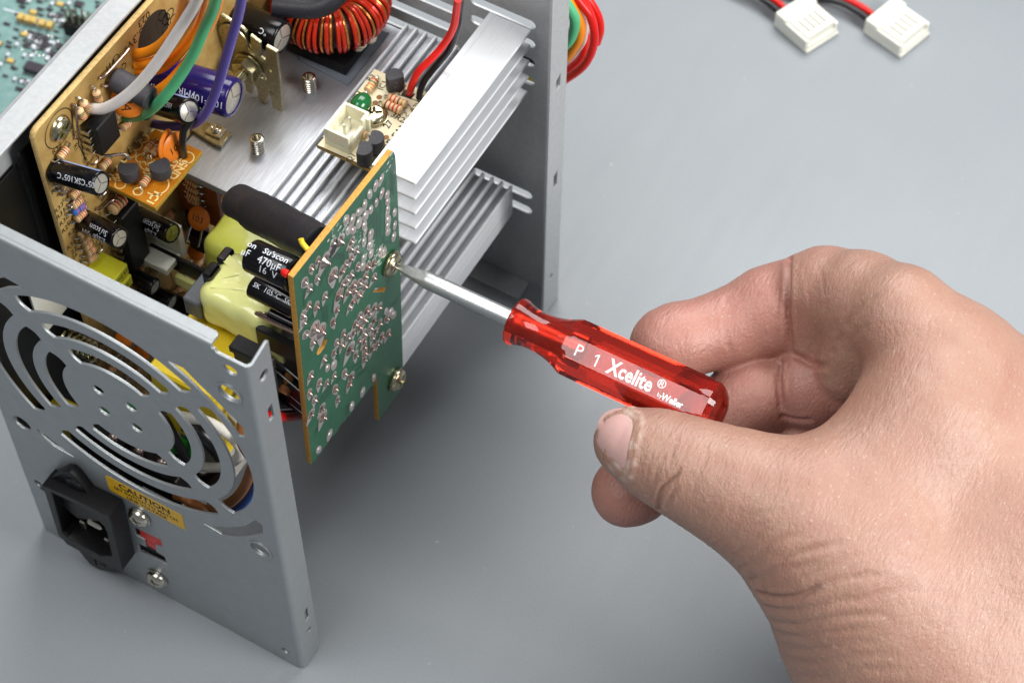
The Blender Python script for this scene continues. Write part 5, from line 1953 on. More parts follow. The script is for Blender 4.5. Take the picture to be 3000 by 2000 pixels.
# flexion folds, as courses across the skin (wrist frame x, y) with depth and half-width
FOLDS = [
    ([(42.6,3.4,0),(45.9,1.5,0),(49.2,1.2,0)], 0.9, 0.8), ([(39.3,-11.4,0),(43.5,-12.3,0),(47.6,-12.0,0)], 0.6, 0.7),
    ([(41.4,29.0,0),(40.0,24.4,0),(39.5,15.4,0),(40.3,8.8,0),(41.6,3.4,0)], 1.25, 0.72),
    ([(25.3,17.9,0),(24.7,12.9,0),(25.3,7.1,0),(27.0,1.8,0)], 0.34, 0.68), ([(26.8,18.5,0),(26.1,12.9,0),(26.8,7.1,0)], 0.26, 0.51),
    ([(38.8,1.8,0),(38.3,-1.9,0),(38.5,-6.0,0),(39.2,-11.4,0)], 1.20, 0.68), ([(40.6,-1.1,0),(41.0,-8.5,0)], 0.20, 0.42),
    ([(48.8,1.0,0),(50.9,7.1,0),(55.0,15.4,0),(59.9,19.5,0)], 0.46, 0.77), ([(49.2,4.3,0),(52.5,12.9,0),(56.6,17.9,0)], 0.34, 0.59), ([(52.5,7.1,0),(57.5,12.9,0),(62.4,17.0,0)], 0.26, 0.59),
    ([(43.5,23.6,0),(44.3,15.4,0),(43.9,7.1,0)], 0.15, 0.42), ([(46.8,25.3,0),(47.7,15.4,0),(47.2,6.3,0)], 0.15, 0.42),
    ([(6.5,-32.0,0),(6.4,-29.1,0),(6.7,-27.1,0),(8.4,-25.0,0),(10.1,-23.5,0),(11.1,-21.3,0)], 0.85, 0.47), ([(8.0,-31.2,0),(9.2,-27.9,0),(10.6,-25.8,0)], 0.38, 0.42), ([(5.1,-25.8,0),(6.0,-21.7,0),(7.6,-19.2,0)], 0.26, 0.42),
    ([(8.8,-20.9,0),(9.7,-16.8,0),(10.9,-13.5,0)], 0.19, 0.42), ([(11.7,-20.1,0),(13.0,-15.1,0),(14.6,-11.4,0)], 0.15, 0.42), ([(13.8,-27.5,0),(15.4,-22.5,0),(17.9,-16.8,0)], 0.15, 0.51),
    ([(29.6,-50.9,0),(32.7,-51.2,0),(36.0,-50.6,0),(39.3,-48.9,0),(41.8,-46.9,0)], 1.00, 0.85), ([(39.3,-48.9,0),(44.3,-46.4,0),(50.0,-45.2,0),(56.6,-44.8,0)], 0.42, 0.77),
    ([(30.3,-49.7,0),(29.4,-47.9,0),(31.5,-45.6,0),(35.2,-43.6,0),(41.0,-42.3,0)], 0.50, 0.77), ([(27.4,-48.1,0),(30.3,-44.8,0),(34.4,-41.5,0),(41.0,-39.0,0),(48.4,-37.4,0)], 0.58, 0.77),
    ([(24.9,-45.6,0),(27.8,-41.5,0),(32.7,-37.4,0),(40.2,-34.9,0)], 0.42, 0.77), ([(23.8,-44.4,0),(23.7,-41.5,0),(26.1,-38.2,0),(31.9,-34.1,0)], 0.38, 0.59), ([(18.7,-40.7,0),(22.0,-36.5,0),(27.0,-32.4,0),(33.6,-30.0,0)], 0.20, 0.68),
    ([(31.1,-54.3,0),(35.2,-53.9,0),(40.2,-52.6,0),(45.9,-50.6,0),(52.5,-49.7,0)], 0.50, 0.85), ([(32.3,-58.0,0),(37.7,-57.2,0),(43.5,-55.1,0),(50.9,-53.9,0),(58.3,-53.9,0)], 0.54, 0.85),
    ([(33.4,-60.9,0),(39.3,-60.0,0),(45.9,-58.0,0),(53.3,-56.7,0)], 0.42, 0.77), ([(34.8,-64.2,0),(41.0,-63.3,0),(47.6,-60.9,0),(55.8,-59.6,0)], 0.46, 0.85), ([(36.4,-67.5,0),(42.6,-66.2,0),(50.0,-63.7,0),(59.9,-62.9,0)], 0.38, 0.85),
    ([(38.5,-71.2,0),(45.1,-69.5,0),(52.5,-66.6,0),(63.2,-66.2,0)], 0.34, 0.85), ([(41.8,-74.5,0),(49.2,-72.0,0),(59.9,-70.3,0),(71.5,-71.2,0)], 0.30, 0.85), ([(38.5,-45.6,0),(46.8,-41.5,0),(56.6,-39.8,0),(67.4,-40.7,0)], 0.20, 0.77),
    ([(45.1,-52.2,0),(55.0,-48.9,0),(66.5,-48.9,0),(76.4,-52.2,0)], 0.19, 0.85), ([(49.2,-12.6,0),(55.0,-11.4,0),(63.2,-7.7,0),(71.5,-0.3,0)], 0.19, 0.85),
]


def hand_sdf(p):
    th = chain(p, THUMB, 4)
    body = smin(chain(p, WRIST, 8), chain(p, DORSUM, 8), 12)
    body = smin(body, chain(p, PALM, 8), 14)
    body = smin(body, chain(p, WEB, 6), 10)
    body = smin(body, th, 7)
    fi = chain(p, INDEX, 2.5)
    fi = smin(fi, chain(p, PAD, 2), 2.5)
    fi = smin(fi, chain(p, LUMP, 2), 1.6)
    body = smin(body, fi, 2.0)
    mi = smin(chain(p, MIDDLE, 1.2), chain(p, RING, 2.5), 0.8)
    mi = smin(mi, chain(p, LITTLE, 2.5), 0.8)
    return smin(body, mi, 1.0)


def surface_nets(f, lo, h):
    """iso-surface of the grid f at 0 as quads (naive surface nets)"""
    s = f < 0
    nx, ny, nz = f.shape
    c = np.zeros((nx - 1, ny - 1, nz - 1), np.int8)
    for dx in (0, 1):
        for dy in (0, 1):
            for dz in (0, 1):
                c += s[dx:nx - 1 + dx, dy:ny - 1 + dy, dz:nz - 1 + dz]
    act = np.argwhere((c > 0) & (c < 8))
    idx = -np.ones(c.shape, np.int64)
    idx[tuple(act.T)] = np.arange(len(act))
    acc = np.zeros((len(act), 3))
    cnt = np.zeros(len(act))
    off = [(i, j, k) for i in (0, 1) for j in (0, 1) for k in (0, 1)]
    for a in range(8):
        for b in range(a + 1, 8):
            d = np.array(off[b]) - np.array(off[a])
            if np.abs(d).sum() != 1:
                continue
            fa = f[tuple((act + off[a]).T)]
            fb = f[tuple((act + off[b]).T)]
            m = (fa < 0) != (fb < 0)
            t = np.where(m, fa / np.where(fa == fb, 1, fa - fb), 0)
            P = np.array(off[a]) + t[:, None] * d
            acc[m] += P[m]
            cnt[m] += 1
    V = (act + acc / cnt[:, None]) * h + lo
    F = []
    for ax in range(3):
        b, d = (ax + 1) % 3, (ax + 2) % 3
        sl0 = [slice(None)] * 3
        sl1 = [slice(None)] * 3
        sl0[ax] = slice(0, -1)
        sl1[ax] = slice(1, None)
        ed = np.argwhere(s[tuple(sl0)] != s[tuple(sl1)])
        ed = ed[(ed[:, b] > 0) & (ed[:, d] > 0) & (ed[:, b] < f.shape[b] - 1) & (ed[:, d] < f.shape[d] - 1)]
        inside = s[tuple(ed.T)]
        q = []
        for ob, od in ((-1, -1), (0, -1), (0, 0), (-1, 0)):
            e = ed.copy()
            e[:, b] += ob
            e[:, d] += od
            q.append(idx[tuple(e.T)])
        q = np.stack(q, 1)
        q[~inside] = q[~inside][:, ::-1]
        F.append(q)
    return V, np.concatenate(F)


lo = np.array((-16.0, -140.0, -64.0))
hi = np.array((172.0, 40.0, 42.0))
h_ = 0.62
nxyz = np.ceil((hi - lo) / h_).astype(int) + 1
# coarse pass finds the cells near the skin, fine pass evaluates only those
gx = [lo[i] + h_ * np.arange(nxyz[i]) for i in range(3)]
f = np.full(tuple(nxyz), 9.0)
B = 12
for i in range(0, nxyz[0], B):
    for j in range(0, nxyz[1], B):
        for k in range(0, nxyz[2], B):
            xs, ys, zs = gx[0][i:i + B], gx[1][j:j + B], gx[2][k:k + B]
            cpt = np.array([[(xs[0] + xs[-1]) / 2, (ys[0] + ys[-1]) / 2, (zs[0] + zs[-1]) / 2]])
            d0 = float(hand_sdf(cpt)[0])
            if abs(d0) > B * h_ * 0.87 + 3.0:
                f[i:i + B, j:j + B, k:k + B] = math.copysign(9.0, d0)
                continue
            P = np.stack(np.meshgrid(xs, ys, zs, indexing='ij'), -1)
            f[i:i + B, j:j + B, k:k + B] = hand_sdf(P.reshape(-1, 3)).reshape(P.shape[:3])
f[:, :1, :] = np.maximum(f[:, :1, :], 0.4)         # close the arm off far outside the view
f[-1:, :, :] = np.maximum(f[-1:, :, :], 0.4)
f[:, :, :1] = np.maximum(f[:, :, :1], 0.4)
hv, hf = surface_nets(f, lo, h_)
# two light relaxation passes take the grid out of the skin
E_ = np.concatenate([hf[:, [0, 1]], hf[:, [1, 2]], hf[:, [2, 3]], hf[:, [3, 0]]])
deg = np.zeros(len(hv))
np.add.at(deg, E_[:, 0], 1)
np.add.at(deg, E_[:, 1], 1)
for _ in range(2):
    s_ = np.zeros_like(hv)
    np.add.at(s_, E_[:, 0], hv[E_[:, 1]])
    np.add.at(s_, E_[:, 1], hv[E_[:, 0]])
    hv = hv * 0.5 + 0.5 * s_ / np.maximum(deg, 1)[:, None]
# vertex normals in the wrist frame
fn = np.cross(hv[hf[:, 2]] - hv[hf[:, 0]], hv[hf[:, 3]] - hv[hf[:, 1]])
vn = np.zeros_like(hv)
for k in range(4):
    np.add.at(vn, hf[:, k], fn)
vn /= np.linalg.norm(vn, axis=1)[:, None] + 1e-9


def skin_z(x, y):
    """height of the skin above the wrist frame's plane at (x, y)"""
    zs = np.linspace(-45, 42, 500)
    d = hand_sdf(np.stack([np.full(500, x), np.full(500, y), zs], -1))
    k = np.where(d < 0)[0]
    if not len(k):
        return None
    i = k[-1]
    return zs[i] + (zs[i + 1] - zs[i]) * d[i] / (d[i] - d[i + 1]) if i + 1 < 500 else zs[i]


def seg_dist(p, a, b):
    ba = b - a
    t = np.clip(((p - a) @ ba) / (ba @ ba + 1e-12), 0, 1)
    q = p - a - t[:, None] * ba
    return np.sqrt((q * q).sum(1)), t


from mathutils import noise as mno
n_lo = np.array([mno.noise(Vector(q * 0.10)) for q in hv])
n_hi = np.array([mno.noise(Vector(q * 0.45)) for q in hv])
n_md = np.array([mno.noise(Vector(q * 0.22 + 7)) for q in hv])
disp = np.zeros(len(hv))
up_ = vn[:, 2] > -0.35
for pts, dep, wid in FOLDS:
    P = spline([(q[0], q[1], 0) for q in pts], 6)
    Q = []
    for q in P:
        z = skin_z(q[0], q[1])
        if z is not None:
            Q.append(V3((q[0], q[1], z)))
    best = np.full(len(hv), 9.0)
    along = np.zeros(len(hv))
    n_ = max(1, len(Q) - 1)
    for i in range(len(Q) - 1):
        if np.linalg.norm(Q[i + 1] - Q[i]) > 8:
            continue
        near = np.where((np.abs(hv - Q[i]).max(1) < 9))[0]
        d_, t_ = seg_dist(hv[near], Q[i], Q[i + 1])
        m_ = d_ < best[near]
        best[near[m_]] = d_[m_]
        along[near[m_]] = (i + t_[m_]) / n_
    fade = np.clip(np.minimum(along + 0.25, (1 - along)) * 4, 0, 1)
    amp_ = np.clip(0.75 + 0.9 * n_hi + 0.5 * n_md, 0.1, 1.5) if dep < 0.5 else 1.0
    if min(q[1] for q in pts) < -38 and dep < 0.9:
        dep = dep * 0.72          # slack wrist skin: shallower lines
    disp -= dep * amp_ * np.exp(-(best / wid) ** 2) * fade
    disp += 0.2 * dep * amp_ * np.exp(-((best - 2.1 * wid) / (1.1 * wid)) ** 2) * fade      # flesh bulging beside the fold
# slack creased skin: a fan of fine wrinkles at the wrist, hatching elsewhere
fan0 = V3((13.8,-54.3,10.0))
wr = hv - fan0
ang = np.degrees(np.arctan2(wr[:, 1], wr[:, 0]))
rad = np.hypot(wr[:, 0], wr[:, 1])
wz = np.exp(-np.clip(rad - 16, 0, 99) / 13) * np.clip((hv[:, 2] + 5) / 8, 0, 1)
disp += 0.05 * wz * np.sin(2 * math.pi * (ang / 6.5 + 0.8 * n_lo + 0.25 * n_hi)) * (0.6 + n_md)
tha = V3((0.1,-16.7,11.0))
thb = V3((37.6,-33.1,19.0))
tx = (hv - tha) @ unit(thb - tha)
tz = np.exp(-((tx - 11) / 9) ** 2) * (chain(hv, THUMB, 4) < 2.5) * np.clip((hv[:, 2] - 8) / 8, 0, 1) * (tx > 5.5)
disp += 0.07 * tz * np.sin(2 * math.pi * (tx / 1.25 + 0.9 * n_lo + 0.35 * n_hi))
ol = np.array([(-7.8,-16.0,20.0),(-7.6,-12.8,20.0),(-6.4,-10.3,20.0),(-4.2,-8.7,20.0),(-1.6,-8.4,20.0),(0.6,-9.2,20.0),(2.0,-10.8,20.0),(1.6,-13.1,20.0),(0.8,-16.0,20.0),(0.3,-19.0,20.0),(0,-22.0,20.0),(-0.7,-24.2,20.0),(-2.7,-22.8,20.0),(-5.0,-20.6,20.0),(-6.8,-18.4,20.0)])[:, :2]
dn_ = np.full(len(hv), 9.0)
for p_, q_ in zip(ol, np.roll(ol, -1, 0)):
    e_, _t = seg_dist(hv[:, :2], p_, q_)
    dn_ = np.minimum(dn_, e_)
nm_ = (hv[:, 2] > 12) & (hv[:, 0] > ol[:, 0].min() + 2.0)
disp += np.where(nm_, 0.42 * np.exp(-((dn_ - 0.5) / 0.75) ** 2), 0)
disp += 0.10 * n_md + 0.05 * n_hi
hv = hv + vn * np.where(up_, disp, 0)[:, None]

hand_base = V3((150, 75, 60))
hw = (hv @ Rc.T + H0 - hand_base) * S
me = bpy.data.meshes.new('hand')
me.from_pydata(hw.tolist(), [], hf.tolist())
me.shade_smooth()
# skin tone: palm side of the fingers is pinker than the back of the hand
att = me.attributes.new('palmar', 'FLOAT', 'POINT')
pal = np.minimum(np.minimum(chain(hv, INDEX[2:], 2.5), chain(hv, MIDDLE, 2.5)), chain(hv, RING, 2.5))
pal = 1 / (1 + np.exp((pal - 1.2) * 1.6))
att.data.foreach_set('value', pal.astype(np.float32))
dry = np.where(nm_, 0.42 * np.exp(-((dn_ - 0.8) / 0.65) ** 2), 0) * np.clip(0.35 + 1.8 * n_hi, 0, 1)
atd = me.attributes.new('dryness', 'FLOAT', 'POINT')
atd.data.foreach_set('value', dry.astype(np.float32))
hand = bpy.data.objects.new('hand', me)
COL.objects.link(hand)
hand.location = Vector(hand_base) * S
tag(hand, 'bare right hand gripping the red screwdriver handle between thumb and fingers', 'hand')

sk = bpy.data.materials.new('skin')
sk.use_nodes = True
nt = sk.node_tree
L = nt.links.new
b = nt.nodes['Principled BSDF']
tc = nt.nodes.new('ShaderNodeTexCoord')


def noise(scale, detail=4, vec=None, dist=0.0):
    n = nt.nodes.new('ShaderNodeTexNoise')
    n.inputs['Scale'].default_value = scale
    n.inputs['Detail'].default_value = detail
    n.inputs['Distortion'].default_value = dist
    L(vec or tc.outputs['Object'], n.inputs['Vector'])
    return n


def mixc(f, a, b_, blend='MIX'):
    m = nt.nodes.new('ShaderNodeMix')
    m.data_type = 'RGBA'
    m.blend_type = blend
    for i, q in ((0, f), (6, a), (7, b_)):
        if hasattr(q, 'is_linked') or hasattr(q, 'links'):
            L(q, m.inputs[i])
        else:
            m.inputs[i].default_value = q
    return m.outputs[2]


at = nt.nodes.new('ShaderNodeAttribute')
at.attribute_name = 'palmar'
n1 = noise(75, 4)
n2 = noise(260, 4)
n3 = noise(1300, 3)
back = mixc(n1.outputs['Fac'], srgb(168, 134, 116), srgb(151, 109, 94))
palm = mixc(n1.outputs['Fac'], srgb(174, 126, 113), srgb(160, 102, 91))
c0 = mixc(at.outputs['Fac'], back, palm)
r2 = nt.nodes.new('ShaderNodeValToRGB')
r2.color_ramp.elements[0].position = 0.48
r2.color_ramp.elements[1].position = 0.75
L(n2.outputs['Fac'], r2.inputs[0])
mm = nt.nodes.new('ShaderNodeMath')
mm.operation = 'MULTIPLY'
mm.inputs[1].default_value = 0.22
L(r2.outputs[0], mm.inputs[0])
c1 = mixc(mm.outputs[0], c0, srgb(156, 102, 92))
# dry pale flecks
r3 = nt.nodes.new('ShaderNodeValToRGB')
r3.color_ramp.elements[0].position = 0.62
r3.color_ramp.elements[1].position = 0.74
L(n3.outputs['Fac'], r3.inputs[0])
m3 = nt.nodes.new('ShaderNodeMath')
m3.operation = 'MULTIPLY'
m3.inputs[1].default_value = 0.42
L(r3.outputs[0], m3.inputs[0])
c2 = mixc(m3.outputs[0], c1, srgb(196, 176, 162))
ad_ = nt.nodes.new('ShaderNodeAttribute')
ad_.attribute_name = 'dryness'
c2 = mixc(ad_.outputs['Fac'], c2, srgb(222, 208, 198))
L(c2, b.inputs['Base Color'])
b.inputs['Roughness'].default_value = 0.47
b.inputs['Specular IOR Level'].default_value = 0.58
b.inputs['Subsurface Weight'].default_value = 0.12
b.inputs['Subsurface Radius'].default_value = (1.0, 0.35, 0.2)
b.inputs['Subsurface Scale'].default_value = 0.0016
# relief: two families of fine skin lines crossing, plus pores
hts = []
for rz, sc_, w_ in ((0.35, 1700, 1.0), (1.75, 1600, 1.0), (1.1, 900, 0.8), (2.6, 1100, 0.7)):
    mp = nt.nodes.new('ShaderNodeMapping')
    mp.inputs['Rotation'].default_value = (0.5877, 0.2, rz)
    mp.inputs['Scale'].default_value = (1.0, 0.32, 0.7)
    L(tc.outputs['Object'], mp.inputs[0])
    n_ = noise(sc_, 3, mp.outputs[0], 0.4)
    ab = nt.nodes.new('ShaderNodeMapRange')
    ab.inputs['From Min'].default_value = 0.30
    ab.inputs['From Max'].default_value = 0.56
    ab.inputs['To Max'].default_value = w_
    L(n_.outputs['Fac'], ab.inputs[0])
    hts.append(ab.outputs[0])
po = noise(2600, 2)
hts.append(po.outputs['Fac'])
acc = hts[0]
for q in hts[1:]:
    ad = nt.nodes.new('ShaderNodeMath')
    ad.operation = 'ADD'
    L(acc, ad.inputs[0])
    L(q, ad.inputs[1])
    acc = ad.outputs[0]
bp = nt.nodes.new('ShaderNodeBump')
bp.inputs['Strength'].default_value = 0.5
bp.inputs['Distance'].default_value = 0.00011
L(acc, bp.inputs['Height'])
L(bp.outputs[0], b.inputs['Normal'])
me.materials.append(sk)

# thumb nail: a curved plate laid on the tip
nailC = V3((-3.0,-16.6,19.5))
M_nail = mat('thumb_nail', srgb(204, 164, 158), 0.2, 0, 0.04, 200, 0.03, 900, sss=0.2, coat=0.15)


def inside(pt, poly):
    c = False
    for (x0, y0), (x1, y1) in zip(poly, np.roll(poly, -1, 0)):
        if (y0 > pt[1]) != (y1 > pt[1]) and pt[0] < (x1 - x0) * (pt[1] - y0) / (y1 - y0) + x0:
            c = not c
    return c


cen = ol.mean(0)
vs, fs = [], []
nr, na = 7, 40
bd = []
per = np.concatenate([ol, ol[:1]])
sg = np.r_[0, np.cumsum(np.linalg.norm(np.diff(per, axis=0), axis=1))]
for k in range(na):
    t = sg[-1] * k / na
    bd.append((np.interp(t, sg, per[:, 0]), np.interp(t, sg, per[:, 1])))
bd = np.array(bd)
for _ in range(2):
    bd = 0.5 * bd + 0.25 * (np.roll(bd, 1, 0) + np.roll(bd, -1, 0))
for i in range(nr + 1):
    s_ = i / nr
    for k in range(na):
        q = cen + (bd[k] - cen) * max(s_, 0.02)
        z = skin_z(*q)
        if z is None:
            z = vs[-na][2] - 1.2 if len(vs) >= na else 20
        vs.append((q[0], q[1], z + 0.40 - 0.5 * s_ ** 6))
for i in range(nr):
    for k in range(na):
        k2 = (k + 1) % na
        fs.append((i * na + k, i * na + k2, (i + 1) * na + k2, (i + 1) * na + k)[::-1])
fs.append(tuple(range(na)))
vw = (np.array(vs) @ Rc.T + H0 - hand_base) * S
nm = bpy.data.meshes.new('thumb_nail')
nm.from_pydata(vw.tolist(), [], fs)
nm.shade_smooth()
bmx = bmesh.new()
bmx.from_mesh(nm)
bmesh.ops.recalc_face_normals(bmx, faces=bmx.faces)
if sum((f_.normal.dot(Vector(Rc[:, 2])) for f_ in bmx.faces)) < 0:
    bmesh.ops.reverse_faces(bmx, faces=bmx.faces)
bmx.to_mesh(nm)
bmx.free()
la = nm.attributes.new('root', 'FLOAT', 'POINT')
vv = np.array(vs)
la.data.foreach_set('value', np.clip((vv[:, 0] - ol[:, 0].max() + 3.0) / 2.4, 0, 1).astype(np.float32))
ntn = M_nail.node_tree
bn = ntn.nodes['Principled BSDF']
src = bn.inputs['Base Color'].links[0].from_socket
an = ntn.nodes.new('ShaderNodeAttribute')
an.attribute_name = 'root'
mxn = ntn.nodes.new('ShaderNodeMix')
mxn.data_type = 'RGBA'
mxn.inputs[7].default_value = srgb(206, 178, 170)
ntn.links.new(an.outputs['Fac'], mxn.inputs[0])
ntn.links.new(src, mxn.inputs[6])
ntn.links.new(mxn.outputs[2], bn.inputs['Base Color'])
nm.materials.append(M_nail)
no = bpy.data.objects.new('thumb_nail', nm)
COL.objects.link(no)
no.parent = hand

# ================================================================ WHITE PLUGS ON THE TABLE


def plug(front_l, front_r, label, black_side):
    a, b_ = V3(front_l + (0,)), V3(front_r + (0,))
    w_ = np.linalg.norm(b_ - a)
    v = unit(b_ - a)                      # across
    d = np.cross(v, (0, 0, 1))            # pointing out of the mouth
    o = (a + b_) / 2
    ax = (d, v, (0, 0, 1))
    t = thing('wire_plug', tuple(o), label, 'connector plug', 'white plugs lying on the table')
    mb = MB()
    hw = w_ / 2
    mb.box((-16, -hw, 0.15), (0, hw, 1.5), c=0.25, o=o, ax=ax)
    mb.box((-16, -hw, 1.5), (-0.8, -hw + 1.3, 5.4), c=0.25, o=o, ax=ax)
    mb.box((-16, hw - 1.3, 1.5), (-0.8, hw, 5.4), c=0.25, o=o, ax=ax)
    mb.box((-16, -hw + 1.3, 1.2), (-1.6, hw - 1.3, 4.6), c=0.3, o=o, ax=ax)
    mb.box((-16, -hw + 1.3, 4.6), (-9.2, hw - 1.3, 6.0), c=0.15, o=o, ax=ax)
    mb.box((-3.2, -hw + 1.3, 4.6), (-1.6, hw - 1.3, 6.0), c=0.15, o=o, ax=ax)
    mb.box((-16, -hw, 5.2), (-11, hw, 6.6), c=0.3, o=o, ax=ax)
    mb.box((-1.8, -hw + 0.6, 1.4), (-0.5, hw - 0.6, 3.0), c=0.2, o=o, ax=ax)
    body = mb.build('housing', M_white, t)
    for k in range(5):
        y0, y1 = -hw + 1.3 + k * (w_ - 2.6) / 5, -hw + 1.3 + (k + 1) * (w_ - 2.6) / 5
        mb = MB()
        mb.box((-9.2, y0 + (0.35 if k else 0), 4.6), (-3.2, y1 - (0.35 if k < 4 else 0), 6.0), c=0.08, o=o, ax=ax)
        mb.build('rib', M_white, body)
    for k, m_ in enumerate((M_wblack, M_wred) if black_side else (M_wred, M_wblack)):
        y = -hw + 3.0 + k * 2.6
        p0 = o + d * -15.5 + v * y + V3((0, 0, 3.4))
        mb = MB()
        mb.tube([p0, p0 - d * 6 + V3((0, 0, 0.3)), p0 - d * 14 - v * 2 + V3((0, 0, 0.6)), p0 - d * 24 - v * 7 + V3((0, 0, -1.6)), p0 - d * 40 - v * 16 + V3((0, 0, -1.8))], 1.1, 10, smooth=4)
        mb.build('wire', m_, t)
    return t


plug((109.8,264.9), (115.1,278.1), 'white plug nearer the power supply case, mouth towards the hand', True)
plug((137.1,278.4), (141.2,292.8), 'white plug farther from the power supply case, beside its twin', True)

# ================================================================ CABLE BUNDLE BEHIND THE FAR PANEL
cbn = thing('cable_bundle', (90, 158, 60), 'bundle of red, orange and green cables looping behind the far panel', 'cable bundle')
for m_, r_, pts in (
        (M_wred, 1.15, [(68.5,152.0,123.0),(78.2,152.0,120.1),(84.8,152.0,114.5),(86.7,152.0,111.6),(87.9,152.0,105.9),(87.1,152.0,98.7),(84.9,152.0,92.2),(80.6,152.0,85.2),(74.6,152.0,76.6),(66.4,152.0,66.7)]),
        (M_wred, 1.15, [(66.2,156.0,121.4),(75.4,156.0,116.5),(80.7,156.0,108.5),(82.5,156.0,104.2),(83.3,156.0,97.8),(82.6,156.0,91.5),(80.2,156.0,86.3),(76.4,156.0,80.5),(69.7,156.0,71.9)]),
        (M_wred, 1.15, [(66.6,160.0,118.0),(77.2,160.0,112.2),(82.2,160.0,103.9),(83.7,160.0,98.6),(83.4,160.0,93.0),(82.3,160.0,87.4),(79.1,160.0,79.9),(73.0,160.0,71.3)]),
        (M_worange, 1.4, [(69.5,150.0,125.3),(77.3,150.0,121.4),(82.3,150.0,114.8),(84.5,150.0,110.0),(84.4,150.0,105.3),(82.8,150.0,100.3),(80.6,150.0,95.2),(75.5,150.0,86.7)]),
        (M_wgreen, 1.4, [(71.2,147.0,127.3),(77.6,147.0,124.4),(83.4,147.0,117.5),(84.5,147.0,113.9),(84.0,147.0,109.6),(82.3,147.0,104.7),(76.9,147.0,95.8)]),
        (M_wwhite, 1.3, [(69.9,154.0,120.3),(77.7,154.0,118.0),(83.1,154.0,110.7),(83.4,154.0,101.2),(81.8,154.0,95.8),(78.6,154.0,89.1),(73.4,154.0,81.1)]),
        (M_wred, 1.15, [(67.7,163.0,112.6),(78.3,163.0,106.7),(82.8,163.0,101.4),(84.1,163.0,96.0),(83.3,163.0,90.0)]),
        (mat('yellow_wire', srgb(236, 206, 50), 0.4), 1.4, [(58.5,146.5,85.8),(65.6,146.5,85.6),(72.1,146.5,86.8),(76.4,146.5,85.4),(77.6,146.5,78.9)]),
        (M_wblack, 1.4, [(59.1,145.5,92.4),(66.1,145.5,93.2),(72.5,145.5,95.4),(76.8,145.5,93.0),(78.0,145.5,83.8)])):
    mb = MB()
    mb.tube([V3(q) for q in pts], r_, 12, smooth=6)
    mb.build('cable', m_, cbn)

# ================================================================ BACKGROUND CIRCUIT BOARD
ma = R_(8.8)
mu, mv = V3((math.cos(ma), math.sin(ma), 0)), V3((-math.sin(ma), math.cos(ma), 0))
mo = V3((-108, 150, 3.0))
tb = thing('motherboard', tuple(mo), 'teal circuit board lying on the table beyond the case, out of focus', 'circuit board')
MAX = (mu, mv, (0, 0, 1))
mb = MB()
mb.box((-70, -45, -1.6), (66, 120, 0), c=0.1, o=mo, ax=MAX)
mbo = mb.build('board', M_teal, tb)


def loc(q):
    e = V3(q) - mo
    return np.array((e @ mu, e @ mv))


for q in [(-118.7,147.9,4.0),(-116.2,148.4,4.0),(-114.1,148.9,4.0),(-111.1,149.3,4.0),(-108.4,149.9,4.0)]:
    c = loc(q)
    mb = MB()
    mb.box((c[0] - 1.05, c[1] - 1.3, 0.02), (c[0] + 1.05, c[1] + 1.3, 2.2), c=0.25, o=mo, ax=MAX)
    o = mb.build('tantalum_capacitor', M_goldpad, tb)
    mb = MB()
    mb.box((c[0] - 0.8, c[1] - 2.2, 0.02), (c[0] + 0.8, c[1] - 1.32, 1.1), c=0.15, o=mo, ax=MAX)
    mb.build('terminal', M_tin, o)
mb = MB()
for (a, b_) in (((40, 75), (590, 200)),):
    q0, q1 = loc((-120.8,149.8,3.0)), loc((-108.2,152.4,3.0))
    mb.box((q0[0] - 6, q0[1] - 0.3, 0.01), (q1[0], q0[1] + 0.3, 0.06), o=mo, ax=MAX)
mb.build('printed_legend', M_print, mbo)
cq = [loc(q) for q in [(-105.8,133.5,5.0),(-98.1,135.3,5.0),(-97.4,131.1,5.0),(-104.9,130.3,5.0)]]
mb = MB()
cx0, cx1 = min(c[0] for c in cq), max(c[0] for c in cq)
cy0, cy1 = min(c[1] for c in cq), max(c[1] for c in cq)
mb.box((cx0 + 0.6, cy0 + 0.3, 0.3), (cx1 + 2.0, cy1 - 0.3, 2.0), c=0.25, o=mo, ax=MAX)
cho = mb.build('chip', M_chip, tb)
pinm = None
for k in range(9):
    for s, yy in ((-1, cy0 + 0.3), (1, cy1 - 0.3)):
        x = cx0 + 1.2 + k * 1.05
        mb = MB()
        mb.box((x - 0.25, min(yy, yy + s * 1.3), 0.05), (x + 0.25, max(yy, yy + s * 1.3), 0.5), c=0.08, o=mo, ax=MAX)
        mb.build('pin', M_tin, cho)
hc = loc((-99.6,152.6,6.0))
mb = MB()
mb.box((hc[0] - 3.4, hc[1] - 2.6, 0.02), (hc[0] + 8, hc[1] + 2.6, 5.0), c=0.3, o=mo, ax=MAX)
hho = mb.build('pin_header', M_black, tb)
for i in range(4):
    for j in range(2):
        mb = MB()
        x, y = hc[0] - 2.0 + i * 2.4, hc[1] - 1.2 + j * 2.4
        mb.box((x - 0.35, y - 0.35, 4.8), (x + 0.35, y + 0.35, 10.5), c=0.1, o=mo, ax=MAX)
        mb.build('pin', M_brassy, hho)
rgm = random.Random(21)
smd = [(210, 430), (300, 420), (540, 520), (160, 550), (280, 580), (380, 600), (480, 630), (590, 690), (410, 520), (640, 600), (100, 1120), (60, 1230), (90, 1050), (430, 470), (330, 500), (720, 250), (690, 200), (240, 380)]
